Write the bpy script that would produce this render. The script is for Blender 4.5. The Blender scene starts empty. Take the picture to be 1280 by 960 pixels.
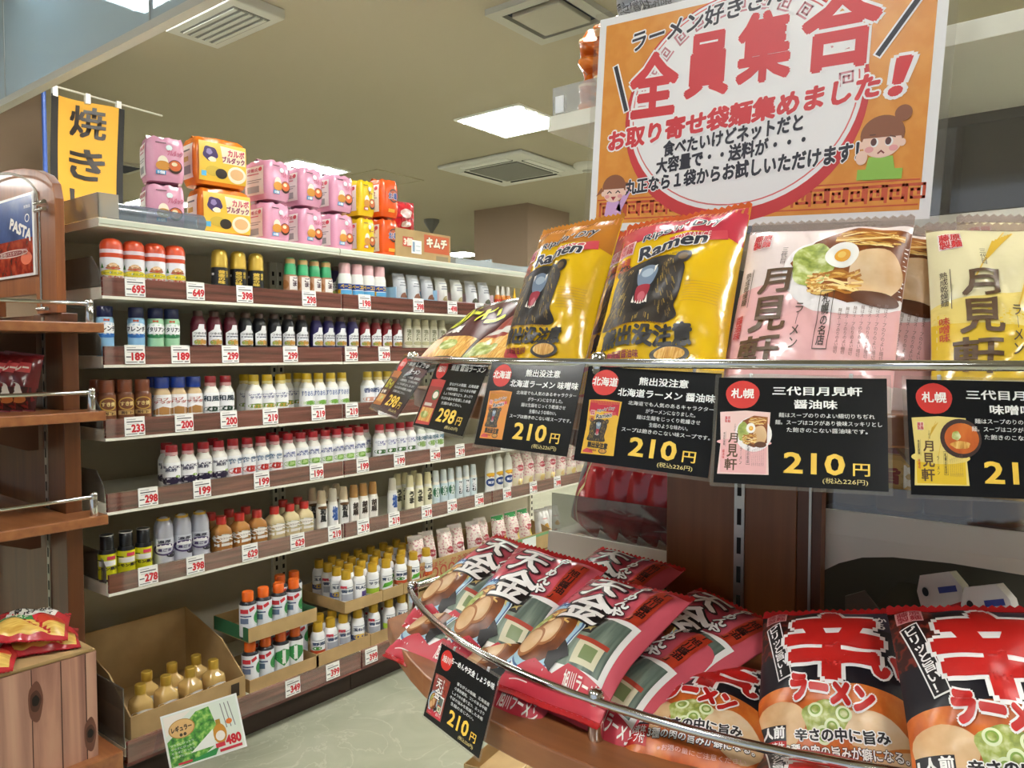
import bpy, math, random
from mathutils import Vector, Matrix
from mathutils.geometry import tessellate_polygon
PI = math.pi
scene = bpy.context.scene
COL = scene.collection

# ------------------------------------------------------------------ camera
CAM_H, YAW, PITCH, FPX = 1.33, math.radians(38.34), math.radians(2.425), 973.0
FWD = Vector((math.cos(YAW)*math.cos(PITCH), math.sin(YAW)*math.cos(PITCH), -math.sin(PITCH)))
RGT = Vector((math.sin(YAW), -math.cos(YAW), 0))
UPV = RGT.cross(FWD)
CPOS = Vector((0, 0, CAM_H))
cd = bpy.data.cameras.new('camera'); cam = bpy.data.objects.new('camera', cd); COL.objects.link(cam)
cd.sensor_width = 36; cd.lens = FPX/1280*36; cd.clip_start = .02; cd.clip_end = 100
cam.matrix_world = Matrix.Translation(CPOS) @ Matrix((RGT, UPV, -FWD)).transposed().to_4x4()
scene.camera = cam

# ------------------------------------------------------------------ light and exposure
LAMP = 27.0           # strength of the ceiling lamps
scene.view_settings.view_transform = 'Standard'; scene.view_settings.look = 'None'
scene.view_settings.exposure = 0.85; scene.view_settings.gamma = 1; scene.view_settings.use_curve_mapping = False
w = bpy.data.worlds.new('world'); scene.world = w; w.use_nodes = True
w.node_tree.nodes['Background'].inputs[0].default_value = (.78, .87, 1, 1)   # daylight that enters by the added, unseen entrance opening
w.node_tree.nodes['Background'].inputs[1].default_value = .42
try:
    scene.cycles.use_denoising = True
    scene.cycles.max_bounces = 8; scene.cycles.transparent_max_bounces = 16
    scene.cycles.sample_clamp_indirect = 6
except Exception: pass

def at(u, v, axis, val):
    """the point on the plane axis=val that the photo shows at column u, row v"""
    d = FWD + RGT*((u-640)/FPX) - UPV*((v-480)/FPX)
    return CPOS + d*((val-CPOS[axis])/d[axis])

# ------------------------------------------------------------------ materials
def lin(h):
    h = h.lstrip('#'); c = [int(h[i:i+2], 16)/255 for i in (0, 2, 4)]
    return tuple(x/12.92 if x <= .04045 else ((x+.055)/1.055)**2.4 for x in c)+(1,)
MATS = {}
def M(col, rough=.5, metal=0, spec=.5, coat=0, bump=0, bscale=40, em=0, name=None):
    key = (col, rough, metal, spec, coat, bump, bscale, em)
    if key in MATS: return MATS[key]
    m = bpy.data.materials.new(name or 'paint_'+col.lstrip('#')); m.use_nodes = True
    nt = m.node_tree; b = nt.nodes['Principled BSDF']
    b.inputs['Base Color'].default_value = lin(col); b.inputs['Roughness'].default_value = rough
    b.inputs['Metallic'].default_value = metal; b.inputs['Specular IOR Level'].default_value = spec
    b.inputs['Coat Weight'].default_value = coat; b.inputs['Coat Roughness'].default_value = .08
    if em:
        b.inputs['Emission Color'].default_value = lin(col); b.inputs['Emission Strength'].default_value = em
    if bump:
        tc = nt.nodes.new('ShaderNodeTexCoord'); n = nt.nodes.new('ShaderNodeTexNoise'); bp = nt.nodes.new('ShaderNodeBump')
        n.inputs['Scale'].default_value = bscale; n.inputs['Detail'].default_value = 3
        nt.links.new(tc.outputs['Object'], n.inputs['Vector']); nt.links.new(n.outputs['Fac'], bp.inputs['Height'])
        bp.inputs['Strength'].default_value = bump; bp.inputs['Distance'].default_value = .01
        nt.links.new(bp.outputs['Normal'], b.inputs['Normal'])
        if coat: nt.links.new(bp.outputs['Normal'], b.inputs['Coat Normal'])
    MATS[key] = m; return m
def film(col): return M(col, .22, 0, .5, .25, .18, 26)      # printed plastic film
def ink(col): return M(col, .42)
def noisy(name, stops, scale=(1, 1, 1), nscale=5, detail=6, rough=.5, coat=0, dist=0, bump=0, coords='Object', kind='noise'):
    """base colour from stretched noise through a ramp"""
    if name in MATS: return MATS[name]
    m = bpy.data.materials.new(name); m.use_nodes = True; nt = m.node_tree; b = nt.nodes['Principled BSDF']
    b.inputs['Roughness'].default_value = rough; b.inputs['Coat Weight'].default_value = coat; b.inputs['Coat Roughness'].default_value = .1
    tc = nt.nodes.new('ShaderNodeTexCoord'); mp = nt.nodes.new('ShaderNodeMapping'); mp.inputs['Scale'].default_value = scale
    nt.links.new(tc.outputs[coords], mp.inputs['Vector'])
    if kind == 'voronoi':
        n = nt.nodes.new('ShaderNodeTexVoronoi'); n.inputs['Scale'].default_value = nscale; out = n.outputs['Distance']
    else:
        n = nt.nodes.new('ShaderNodeTexNoise'); n.inputs['Scale'].default_value = nscale; n.inputs['Detail'].default_value = detail
        n.inputs['Distortion'].default_value = dist; out = n.outputs['Fac']
    nt.links.new(mp.outputs[0], n.inputs['Vector'])
    r = nt.nodes.new('ShaderNodeValToRGB'); nt.links.new(out, r.inputs['Fac'])
    while len(r.color_ramp.elements) < len(stops): r.color_ramp.elements.new(.5)
    for e, (p, c) in zip(r.color_ramp.elements, stops): e.position = p; e.color = lin(c)
    nt.links.new(r.outputs['Color'], b.inputs['Base Color'])
    if bump:
        bp = nt.nodes.new('ShaderNodeBump'); bp.inputs['Strength'].default_value = bump; bp.inputs['Distance'].default_value = .005
        nt.links.new(out, bp.inputs['Height']); nt.links.new(bp.outputs['Normal'], b.inputs['Normal'])
    MATS[name] = m; return m
def clear(name, tint='#ffffff', gloss=.08, haze=0.0, hazecol='#dddddd', rough=.05):
    """thin clear plastic or glass sheet: see-through with a little reflection and haze"""
    if name in MATS: return MATS[name]
    m = bpy.data.materials.new(name); m.use_nodes = True; nt = m.node_tree; nt.nodes.clear()
    o = nt.nodes.new('ShaderNodeOutputMaterial'); t = nt.nodes.new('ShaderNodeBsdfTransparent'); t.inputs[0].default_value = lin(tint)
    g = nt.nodes.new('ShaderNodeBsdfGlossy'); g.inputs['Roughness'].default_value = rough
    d = nt.nodes.new('ShaderNodeBsdfDiffuse'); d.inputs[0].default_value = lin(hazecol)
    m1 = nt.nodes.new('ShaderNodeMixShader'); m1.inputs[0].default_value = haze
    nt.links.new(t.outputs[0], m1.inputs[1]); nt.links.new(d.outputs[0], m1.inputs[2])
    m2 = nt.nodes.new('ShaderNodeMixShader'); m2.inputs[0].default_value = gloss
    nt.links.new(m1.outputs[0], m2.inputs[1]); nt.links.new(g.outputs[0], m2.inputs[2]); nt.links.new(m2.outputs[0], o.inputs[0])
    MATS[name] = m; return m
CHROME = M('#d8d8d6', .12, 1, name='chrome')
STEEL = M('#b9b6ae', .4, 1, name='galvanised_steel')
WHITE = M('#e6e4d6', .4, name='shelf_enamel')
WOOD = noisy('display_wood', [(.3, '#844a26'), (.55, '#975a30'), (.8, '#a4673a')], (14, 14, .8), 3, 6, .35, .15)
WOODH = noisy('display_wood_flat', [(.3, '#855132'), (.55, '#97613b'), (.8, '#a36c42')], (14, 1, 14), 3, 6, .32, .2)
WOODM = noisy('display_wood_mid', [(.3, '#744522'), (.55, '#825028'), (.8, '#8f5a2e')], (14, 14, .8), 3, 6, .38, .1)
WOODD = noisy('display_wood_dark', [(.3, '#552d14'), (.6, '#653919'), (.85, '#74451f')], (14, 14, .8), 3, 6, .4, .1)
RAILWOOD = noisy('rail_print', [(.25, '#3a201f'), (.45, '#6a3833'), (.62, '#8c5148'), (.8, '#7a5a54')], (1.2, 1, 30), 2.4, 5, .22, .5)
CARTON = noisy('corrugated_board', [(.3, '#a5895c'), (.7, '#b89a6a')], (1, 1, 1), 12, 3, .8)
CLEAR = clear('clear_acrylic', '#f2f4f3', .07, .05)
FILMCLEAR = clear('clear_film', '#ffffff', .12, .02, rough=.12)

# ------------------------------------------------------------------ mesh building
class MB:
    def __init__(s): s.v = []; s.f = []; s.mi = []; s.sm = []; s.mats = []
    def slot(s, m):
        if m not in s.mats: s.mats.append(m)
        return s.mats.index(m)
    def add(s, vs, fs, m, smooth=False):
        o = len(s.v); k = s.slot(m); s.v += [tuple(p) for p in vs]
        for f in fs: s.f.append(tuple(i+o for i in f)); s.mi.append(k); s.sm.append(smooth)
    def box(s, x0, x1, y0, y1, z0, z1, m, mat=None):
        vs = [(x, y, z) for z in (z0, z1) for y in (y0, y1) for x in (x0, x1)]
        if mat is not None: vs = [mat @ Vector(p) for p in vs]
        s.add(vs, [(0, 2, 3, 1), (4, 5, 7, 6), (0, 1, 5, 4), (2, 6, 7, 3), (0, 4, 6, 2), (1, 3, 7, 5)], m)
    def lathe(s, prof, m, n=20, c=(0, 0, 0), sq=2.0, sx=1, sy=1, smooth=True, cap=True):
        vs = []; fs = []
        for r, z in prof:
            for i in range(n):
                a = 2*PI*(i+.5)/n; ca, sa = math.cos(a), math.sin(a)
                k = (abs(ca)**sq+abs(sa)**sq)**(-1/sq)
                vs.append((c[0]+r*k*ca*sx, c[1]+r*k*sa*sy, c[2]+z))
        for j in range(len(prof)-1):
            for i in range(n):
                a, b = j*n+i, j*n+(i+1) % n
                fs.append((a, b, b+n, a+n))
        s.add(vs, fs, m, smooth)
        if cap:
            k = (len(prof)-1)*n
            s.add([vs[i] for i in range(n)], [tuple(range(n-1, -1, -1))], m)
            s.add([vs[k+i] for i in range(n)], [tuple(range(n))], m)
    def tube(s, pts, r, m, n=8):
        pts = [Vector(p) for p in pts]; vs = []; fs = []
        for i, p in enumerate(pts):
            t = (pts[min(i+1, len(pts)-1)]-pts[max(i-1, 0)]).normalized()
            a = t.cross(Vector((0, 0, 1))) if abs(t.z) < .95 else t.cross(Vector((1, 0, 0)))
            a.normalize(); b = t.cross(a)
            for k in range(n):
                q = 2*PI*k/n; vs.append(p+a*(r*math.cos(q))+b*(r*math.sin(q)))
        for i in range(len(pts)-1):
            for k in range(n):
                a0, b0 = i*n+k, i*n+(k+1) % n; fs.append((a0, b0, b0+n, a0+n))
        s.add(vs, fs, m, True)
        s.add(vs[:n], [tuple(range(n-1, -1, -1))], m); s.add(vs[-n:], [tuple(range(n))], m)
    def prism(s, pts, z0, z1, m, fn=None):
        """closed outline (counter-clockwise) extruded; fn maps (a, b, h) to 3D"""
        fn = fn or (lambda a, b, h: (a, b, h)); n = len(pts)
        vs = [fn(a, b, z0) for a, b in pts]+[fn(a, b, z1) for a, b in pts]
        tri = tessellate_polygon([[Vector((a, b, 0)) for a, b in pts]])
        fs = [tuple(reversed(t)) for t in tri]+[tuple(i+n for i in t) for t in tri]
        fs += [(i, (i+1) % n, (i+1) % n+n, i+n) for i in range(n)]
        s.add(vs, fs, m)
    def art(s, a, fn, maxlen=None):
        for tris, m, L in a.items:
            vs = []; fs = []; idx = {}
            def vid(p):
                k = (round(p[0], 5), round(p[1], 5))
                if k not in idx: idx[k] = len(vs); vs.append(fn(p[0], p[1], L))
                return idx[k]
            st = list(tris)
            while st:
                t = st.pop()
                if maxlen:
                    d = [math.hypot(t[i][0]-t[(i+1) % 3][0], t[i][1]-t[(i+1) % 3][1]) for i in range(3)]
                    k = d.index(max(d))
                    if d[k] > maxlen:
                        p, q, r = t[k], t[(k+1) % 3], t[(k+2) % 3]; mm = ((p[0]+q[0])/2, (p[1]+q[1])/2)
                        st += [(p, mm, r), (mm, q, r)]; continue
                f = tuple(vid(p) for p in t)
                if len(set(f)) == 3: fs.append(f)
            s.add(vs, fs, m, bool(maxlen))
    def mesh(s, name):
        me = bpy.data.meshes.new(name); me.from_pydata(s.v, [], s.f)
        for m in s.mats: me.materials.append(m)
        me.polygons.foreach_set('material_index', s.mi); me.polygons.foreach_set('use_smooth', s.sm)
        me.update(); return me
    def build(s, name, parent=None, bevel=0):
        o = bpy.data.objects.new(name, s.mesh(name)); COL.objects.link(o)
        if parent: o.parent = parent
        if bevel:
            b = o.modifiers.new('bevel', 'BEVEL'); b.width = bevel; b.segments = 2; b.limit_method = 'ANGLE'
        return o
def tag(o, label, cat, group=None):
    o['label'] = label; o['category'] = cat
    if group: o['group'] = group
    return o
def struct(o): o['kind'] = 'structure'; return o
def empty(name, loc=(0, 0, 0), rz=0):
    o = bpy.data.objects.new(name, None); COL.objects.link(o); o.location = loc; o.rotation_euler = (0, 0, rz); o.empty_display_size = .02
    return o
def dup(root, loc=None, rz=None):
    c = root.copy(); COL.objects.link(c)
    if loc is not None: c.location = loc
    if rz is not None: c.rotation_euler = (0, 0, rz)
    for ch in root.children:
        d = ch.copy(); COL.objects.link(d); d.parent = c
        for g in ch.children:
            e = g.copy(); COL.objects.link(e); e.parent = d
    return c
def frame(c, up, n):
    up = Vector(up).normalized(); n = Vector(n); n = (n-up*n.dot(up)).normalized(); r = up.cross(n)
    return Matrix.Translation(Vector(c)) @ Matrix((r, up, n)).transposed().to_4x4()
ORD = 'first second third fourth fifth sixth seventh eighth ninth tenth eleventh twelfth thirteenth fourteenth fifteenth'.split()
def which(i, n):
    """how a row of n is told apart, from the left"""
    if n == 1: return 'the only'
    if i == 0: return 'leftmost'
    if i == n-1: return 'rightmost'
    if n == 3: return 'middle'
    return ORD[i]+' from left'

# ------------------------------------------------------------------ printed artwork: flat shapes in a unit square
TXT = {}; BOX = {}
def text_tris(body, bold=0, align='CENTER', spacing=.95):
    """flat triangles of a text filling the unit square; bold thickens the strokes by shifted copies"""
    key = (body, bold, align, spacing); k0 = (body, align, spacing)
    if k0 not in BOX:
        c = bpy.data.curves.new('t', 'FONT'); c.body = body; c.align_x = align; c.resolution_u = 2; c.space_line = spacing
        o = bpy.data.objects.new('t', c); COL.objects.link(o); bpy.context.view_layer.update()
        me = o.to_mesh(); me.calc_loop_triangles()
        vs = [(p.co.x, p.co.y) for p in me.vertices]; tr = [tuple(t.vertices) for t in me.loop_triangles]
        xs = [p[0] for p in vs] or [0, 1]; ys = [p[1] for p in vs] or [0, 1]
        x0, y0, dx, dy = min(xs), min(ys), max(max(xs)-min(xs), 1e-4), max(max(ys)-min(ys), 1e-4)
        o.to_mesh_clear(); bpy.data.objects.remove(o); bpy.data.curves.remove(c)
        BOX[k0] = (dx, dy); TXT[k0+(0,)] = [tuple(((vs[i][0]-x0)/dx, (vs[i][1]-y0)/dy) for i in t) for t in tr]
    base = TXT[k0+(0,)]
    if not bold: return [base]
    if key not in TXT:
        dx, dy = BOX[k0]; n = 4 if bold < .035 else 8 if bold < .08 else 12; out = [base] if n > 4 else []
        for k in range(n):
            ox, oy = bold*math.cos(2*PI*(k+.5)/n)/dx, bold*math.sin(2*PI*(k+.5)/n)/dy
            out.append([tuple((p[0]+ox, p[1]+oy) for p in t) for t in base])
        TXT[key] = out
    return TXT[key]
def _m(m): return ink(m) if isinstance(m, str) else m
class Art:
    def __init__(s): s.items = []
    def tris(s, m, t, L): s.items.append((t, _m(m), L)); return s
    def rect(s, m, x0, y0, x1, y1, L=1): return s.tris(m, [((x0, y0), (x1, y0), (x1, y1)), ((x0, y0), (x1, y1), (x0, y1))], L)
    def poly(s, m, pts, L=1):
        ar = sum(pts[i][0]*pts[(i+1) % len(pts)][1]-pts[(i+1) % len(pts)][0]*pts[i][1] for i in range(len(pts)))
        if ar < 0: pts = pts[::-1]
        t = tessellate_polygon([[Vector((a, b, 0)) for a, b in pts]])
        out = []
        for q in t:
            a, b, c = (pts[i] for i in q)
            if (b[0]-a[0])*(c[1]-a[1])-(c[0]-a[0])*(b[1]-a[1]) < 0: b, c = c, b
            out.append((a, b, c))
        return s.tris(m, out, L)
    def ell(s, m, cx, cy, rx, ry, L=1, n=28, a0=0, rot=0, wob=0):
        c, q = math.cos(rot), math.sin(rot); pts = []
        for i in range(n):
            a = a0+2*PI*i/n; k = 1+wob*math.sin(5*a+cx*40)*.6+wob*math.sin(3*a+cy*30)*.4
            x, y = rx*k*math.cos(a), ry*k*math.sin(a); pts.append((cx+x*c-y*q, cy+x*q+y*c))
        return s.poly(m, pts, L)
    def ring(s, m, cx, cy, rx, ry, wx, wy, L=1, n=48):
        t = []
        for i in range(n):
            a, b = 2*PI*i/n, 2*PI*(i+1)/n
            p = [(cx+(rx-wx*k)*math.cos(q), cy+(ry-wy*k)*math.sin(q)) for q in (a, b) for k in (0, 1)]
            t += [(p[0], p[2], p[3]), (p[0], p[3], p[1])]
        return s.tris(m, t, L)
    def line(s, m, pts, wd, L=1, asp=1.0):
        """stroke; asp = width/height of the printed area, so that strokes keep their width"""
        t = []
        for i in range(len(pts)-1):
            (x0, y0), (x1, y1) = pts[i], pts[i+1]; dx, dy = (x1-x0)*asp, y1-y0; l = math.hypot(dx, dy) or 1
            ex, ey = dx/l*wd*.4/asp, dy/l*wd*.4; x0 -= ex; y0 -= ey; x1 += ex; y1 += ey
            nx, ny = -dy/l*wd/2/asp, dx/l*wd/2
            t += [((x0-nx, y0-ny), (x1-nx, y1-ny), (x1+nx, y1+ny)), ((x0-nx, y0-ny), (x1+nx, y1+ny), (x0+nx, y0+ny))]
        return s.tris(m, t, L)
    def text(s, m, body, x0, y0, x1, y1, L=3, bold=0, align='CENTER', v=False, sp=.95, quad=None, edge=None, ebold=.07):
        if v: body = '\n'.join('｜' if ch == 'ー' else ch for ch in body)
        q = quad or [(x0, y0), (x1, y0), (x1, y1), (x0, y1)]
        def mp(p):
            a, b = p
            return tuple((1-a)*(1-b)*q[0][k]+a*(1-b)*q[1][k]+a*b*q[2][k]+(1-a)*b*q[3][k] for k in (0, 1))
        for mm, bb, l0 in ([(edge, bold+ebold, L-.6)] if edge else [])+[(m, bold, L)]:
            for i, g in enumerate(text_tris(body, bb, align, sp)): s.tris(mm, [tuple(mp(p) for p in t) for t in g], l0+.04*i)
        return s
    def put(s, other, x0, y0, x1, y1, dL=1, kL=.12):
        for t, m, L in other.items:
            s.items.append(([tuple((x0+(x1-x0)*p[0], y0+(y1-y0)*p[1]) for p in q) for q in t], m, dL+kL*L))
        return s
LAY = .0007
def smooth(pts, k=6):
    """closed rounded outline through the points"""
    n = len(pts); out = []
    for i in range(n):
        p0, p1, p2, p3 = pts[i-1], pts[i], pts[(i+1) % n], pts[(i+2) % n]
        for j in range(k):
            t = j/k; out.append(tuple(.5*(2*p1[c]+(p2[c]-p0[c])*t+(2*p0[c]-5*p1[c]+4*p2[c]-p3[c])*t*t+(3*p1[c]-p0[c]-3*p2[c]+p3[c])*t**3) for c in (0, 1)))
    return out
# ------------------------------------------------------------------ the room
X0, X1, Y0, Y1, ZC = -4.0, 13.6, -4.5, 13.0, 3.0
FLOOR = noisy('floor_vinyl', [(.3, '#a1a48e'), (.5, '#a9ac96'), (.7, '#b1b49f')], (1, 1, 1), 5, 8, .28, .15, 1.2)
_nt = FLOOR.node_tree; _b = _nt.nodes['Principled BSDF']      # pale marble veins
_tc = _nt.nodes.new('ShaderNodeTexCoord'); _n = _nt.nodes.new('ShaderNodeTexNoise'); _n.inputs['Scale'].default_value = 2.6; _n.inputs['Detail'].default_value = 4; _n.inputs['Distortion'].default_value = 2.5
_r = _nt.nodes.new('ShaderNodeValToRGB'); _e = _r.color_ramp.elements; _e[0].position = .485; _e[0].color = (0, 0, 0, 1); _e[1].position = .5; _e[1].color = (.55, .55, .55, 1)
_e = _e.new(.515); _e.color = (0, 0, 0, 1)
_mx = _nt.nodes.new('ShaderNodeMix'); _mx.data_type = 'RGBA'; _mx.inputs[7].default_value = lin('#c9cab8')
_src = _b.inputs['Base Color'].links[0].from_socket
_nt.links.new(_tc.outputs['Object'], _n.inputs['Vector']); _nt.links.new(_n.outputs['Fac'], _r.inputs['Fac'])
_nt.links.new(_r.outputs['Color'], _mx.inputs[0]); _nt.links.new(_src, _mx.inputs[6]); _nt.links.new(_mx.outputs[2], _b.inputs['Base Color'])
CEIL = M('#a59b86', .9, name='ceiling_paint'); WALL = M('#a89c88', .85, name='wall_paint')
def slab(name, x0, x1, y0, y1, z0, z1, m):
    b = MB(); b.box(x0, x1, y0, y1, z0, z1, m); return struct(b.build(name))
slab('floor', X0, X1, Y0, Y1, -.06, 0, FLOOR); slab('ceiling', X0, X1, Y0, Y1, ZC, ZC+.06, CEIL)
slab('wall_near', X0-.1, X0, 5.2, Y1, 0, ZC, WALL); slab('wall_near', X0-.1, X0, Y0, -3.2, 0, ZC, WALL); slab('wall_near', X0-.1, X0, -3.2, 5.2, 2.6, ZC, WALL); slab('wall_far', X1, X1+.1, Y0, Y1, 0, ZC, WALL)
slab('wall_right', X0, X1, Y0-.1, Y0, 0, ZC, WALL); slab('wall_left', X0, X1, Y1, Y1+.1, 0, ZC, WALL)
b = MB(); fr = M('#8a8d90', .4, .6)                    # unseen entrance opening with metal frame, added to let daylight in
for y in (-3.2, -.45, 2.35, 5.14): b.box(X0-.07, X0-.02, y, y+.06, 0, 2.6, fr)
b.box(X0-.07, X0-.02, -3.14, 5.14, 2.54, 2.6, fr); struct(b.build('daylight_opening_1'))
PILL = M('#8f7a66', .8, name='pillar_paint')
slab('pillar_far', 7.05, 7.88, 5.35, 6.15, 0, ZC, PILL)
slab('pillar_left', 1.22, 1.985, 5.2, 5.9, 0, ZC, M('#86705a', .8))

# recessed four-tube ceiling lights, set out on a grid
TUBE = M('#fbfdff', .5, em=LAMP, name='fluorescent_tube'); REFL = M('#fffdf6', .3, em=LAMP, name='lamp_diffuser')
def ceiling_lamp():
    t = empty('ceiling_light')
    b = MB(); o, i = .30, .28
    for a in ((-o, o, -o, -i), (-o, o, i, o), (-o, -i, -i, i), (i, o, -i, i)): b.box(a[0], a[1], a[2], a[3], -.012, .0, M('#efeee6', .4))
    b.build('frame', t)
    b = MB(); b.box(-i, i, -.245, i, -.006, -.001, REFL); b.box(-i, i, -i, -.245, -.006, -.001, M('#c4c2ba', .5)); b.build('reflector', t)
    for k in range(4):
        b = MB(); x = -.222+.148*k; b.tube([(x, -.272, -.0105), (x, i-.01, -.0105)], .010, TUBE, 10); b.build('tube', t)
    return t
LX, LY = (-1.06, 1.66, 4.5, 7.28, 10.06), (-1.3, 1.12, 3.56, 6.0, 8.6)
SEEN = {(1, 2): 'square ceiling light glowing behind the hanging glass panel', (2, 2): 'square ceiling light glowing in the middle of the bare ceiling',
        (2, 3): 'square ceiling light partly hidden behind the pink noodle multipacks', (2, 4): 'far ceiling light low at the left beside the pink noodle multipack',
        (4, 4): 'far ceiling light shining left of the beige pillar', (2, 1): 'ceiling light showing at the right edge of the orange poster'}
lamp0 = ceiling_lamp(); first = True
for i, x in enumerate(LX):
    for j, y in enumerate(LY):
        if (i, j) == (3, 3): continue              # a pillar stands here
        o = lamp0 if first else dup(lamp0); first = False
        o.location = (x, y+(.45 if (i, j) == (4, 4) else 0), ZC)
        tag(o, SEEN.get((i, j), 'square four tube ceiling light over another aisle'), 'ceiling light', 'recessed ceiling lights')
# ceiling cassettes, vents and small fittings
ACW = M('#c4c3bb', .45); ACG = M('#807f79', .6); DARK = M('#1b2030', .6)
t = empty('air_conditioner', (5.62, 4.45, ZC))
b = MB(); b.prism([(-.48, -.48), (.48, -.48), (.48, .48), (-.48, .48)], -.035, 0, ACW); b.build('panel', t, .02)
b = MB(); b.box(-.27, .27, -.27, .27, -.045, -.034, ACG)
for k in range(26): b.box(-.26, .26, -.255+.02*k, -.25+.02*k, -.046, -.0445, M('#77766f', .6))
b.build('intake_grille', t)
for k in range(4):
    b = MB(); mt = Matrix.Rotation(k*PI/2, 4, 'Z'); b.box(-.27, .27, .33, .40, -.043, -.034, M('#d5d4cd', .5), mt); b.box(-.27, .27, .325, .34, -.044, -.0345, M('#3a3a38', .7), mt); b.build('air_flap', t)
tag(t, 'white four-way ceiling air conditioner with grey square grille, beyond the lit panel', 'air conditioner')
t = empty('ceiling_vent', (3.2, 2.28, ZC))
b = MB(); o, i = .235, .175
for a in ((-o, o, -o, -i), (-o, o, i, o), (-o, -i, -i, i), (i, o, -i, i)): b.box(*a, -.03, 0, M('#a5a297', .5))
b.build('frame', t); b = MB(); b.box(-i, i, -i, i, -.008, -.002, DARK); b.build('opening', t)
b = MB(); b.box(-.14, .14, -.14, .14, -.036, -.01, M('#a29c8c', .5)); b.build('cover_plate', t, .004)
tag(t, 'square ceiling air diffuser with dark slot around a plain plate, at top centre', 'ceiling vent')
t = empty('ceiling_heater', (2.212, 3.58, ZC))
b = MB(); b.box(-.145, .145, -.30, .30, -.05, 0, M('#b9b7ad', .5)); b.build('casing', t, .006)
b = MB(); b.box(-.10, .10, -.24, .24, -.053, -.049, M('#6d6b64', .5))
for k in range(5): b.box(-.09+.04*k, -.07+.04*k, -.23, .23, -.058, -.052, M('#b5b3a9', .5))
b.build('louvre', t); tag(t, 'white louvred ceiling air outlet hanging just beyond the glass panel edge', 'air outlet')
t = empty('ceiling_speaker', (5.95, 3.84, ZC)); b = MB(); b.lathe([(.13, 0), (.13, -.02), (.11, -.045), (.05, -.055)], M('#c9c6ba', .5), 24); b.build('cover', t)
b = MB(); b.lathe([(.05, -.054), (.045, -.065), (.0, -.066)], M('#a8a599', .5), 16, cap=False); b.build('sensor', t)
tag(t, 'round white smoke detector on the ceiling left of the orange poster', 'smoke detector')
t = empty('access_hatch', (5.2, 5.75, ZC)); b = MB(); o, i = .3, .29
for a in ((-o, o, -o, -i), (-o, o, i, o), (-o, -i, -i, i), (i, o, -i, i)): b.box(*a, -.006, 0, M('#a99f80', .5))
b.build('frame', t); b = MB(); b.box(-.285, .285, -.285, .285, -.003, 0, CEIL); b.build('lid', t); tag(t, 'square ceiling access hatch with thin frame, left of the air conditioner', 'access hatch')
t = empty('slot_vent', (7.9, 8.15, ZC)); b = MB(); b.box(-.45, .45, -.1, .1, -.02, 0, M('#8c8a80', .5)); b.build('frame', t)
b = MB(); b.box(-.42, .42, -.07, .07, -.024, -.018, DARK); b.build('slot', t); tag(t, 'dark narrow ceiling vent right of the red noodle multipack', 'ceiling vent')
t = empty('ceiling_camera', (7.2, 7.0, ZC)); b = MB(); b.lathe([(.10, 0), (.10, -.03), (.02, -.16), (.02, -.30)], M('#6f6e68', .5), 16); b.build('housing', t)
b = MB(); b.lathe([(.03, -.29), (.03, -.34), (.0, -.345)], M('#3a3a38', .4), 12, cap=False); b.build('lens', t); tag(t, 'small grey funnel fitting hanging from the far ceiling above the brown carton', 'ceiling fitting')
t = empty('small_vent', (3.35, 7.2, ZC)); b = MB(); b.box(-.2, .2, -.2, .2, -.02, 0, M('#a9a593', .5)); b.build('frame', t); b = MB(); b.box(-.15, .15, -.15, .15, -.024, -.018, DARK); b.build('slot', t)
tag(t, 'small dark ceiling vent right of the yellow banner', 'ceiling vent')
# hanging glass smoke screen
t = empty('smoke_screen', (1.4, 0, 0))
GL = clear('smoke_glass', '#c7d6de', .10, .55, '#cfdde4', .3)  # blue-grey haze colour stands in for cool daylight reflected by the glass
for y0, y1 in ((.6, 1.55), (1.56, 2.72), (2.73, 4.05), (4.06, 5.1)):
    b = MB(); b.box(-.004, .004, y0, y1, 2.475, ZC, GL); b.build('glass_pane', t)
for y in (1.555, 2.725, 4.055):
    b = MB(); b.box(-.006, .006, y-.005, y+.005, 2.475, ZC, M('#9a9c98', .4)); b.build('joint', t)
b = MB(); b.box(-.02, .02, .6, 5.1, 2.447, 2.478, M('#bfbdb2', .4)); b.build('bottom_rail', t)
tag(t, 'hanging glass smoke screen with painted bluish reflection and pale bottom rail, at top left corner', 'glass screen')
# yellow banner on its pole, beyond the left shelving
YB = 4.6
t = empty('banner', (1.80, YB, 0))
b = MB(); bw, z0, z1 = .385, 1.75, 2.72
def wave(u, v): return .022*math.sin(u*5+v*2.2)+.012*math.sin(v*6)
def cloth(bm, x0, x1, m):
    nx, nz = 10, 24; vs = []; fs = []
    for d in (0, .004):
        for j in range(nz+1):
            for i in range(nx+1):
                u = x0+(x1-x0)*i/nx; v = z0+(z1-z0)*j/nz; vs.append((u+(v-z1)*.03, wave(u*3, v)+d, v))
    n = (nx+1)*(nz+1)
    for j in range(nz):
        for i in range(nx):
            a = j*(nx+1)+i; fs += [(a, a+1, a+nx+2, a+nx+1), (a+n, a+n+nx+1, a+n+nx+2, a+n+1)]
    bm.add(vs, fs, m, True)
cloth(b, .04, bw-.035, M('#c8942f', .8)); cloth(b, 0, .04, M('#23211f', .8)); cloth(b, bw-.035, bw, M('#23211f', .8))
a = Art()
for ch, y in (('焼', .80), ('き', .56), ('い', .32), ('も', .08)): a.text('#231a12', ch, .28, y, .74, y+.17, bold=.03)
b.art(a, lambda s, v, L: (s*bw+(z0+(z1-z0)*v-z1)*.03, wave(s*bw*3, z0+(z1-z0)*v)-.004, z0+(z1-z0)*v), .08)
b.build('cloth', t)
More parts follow.
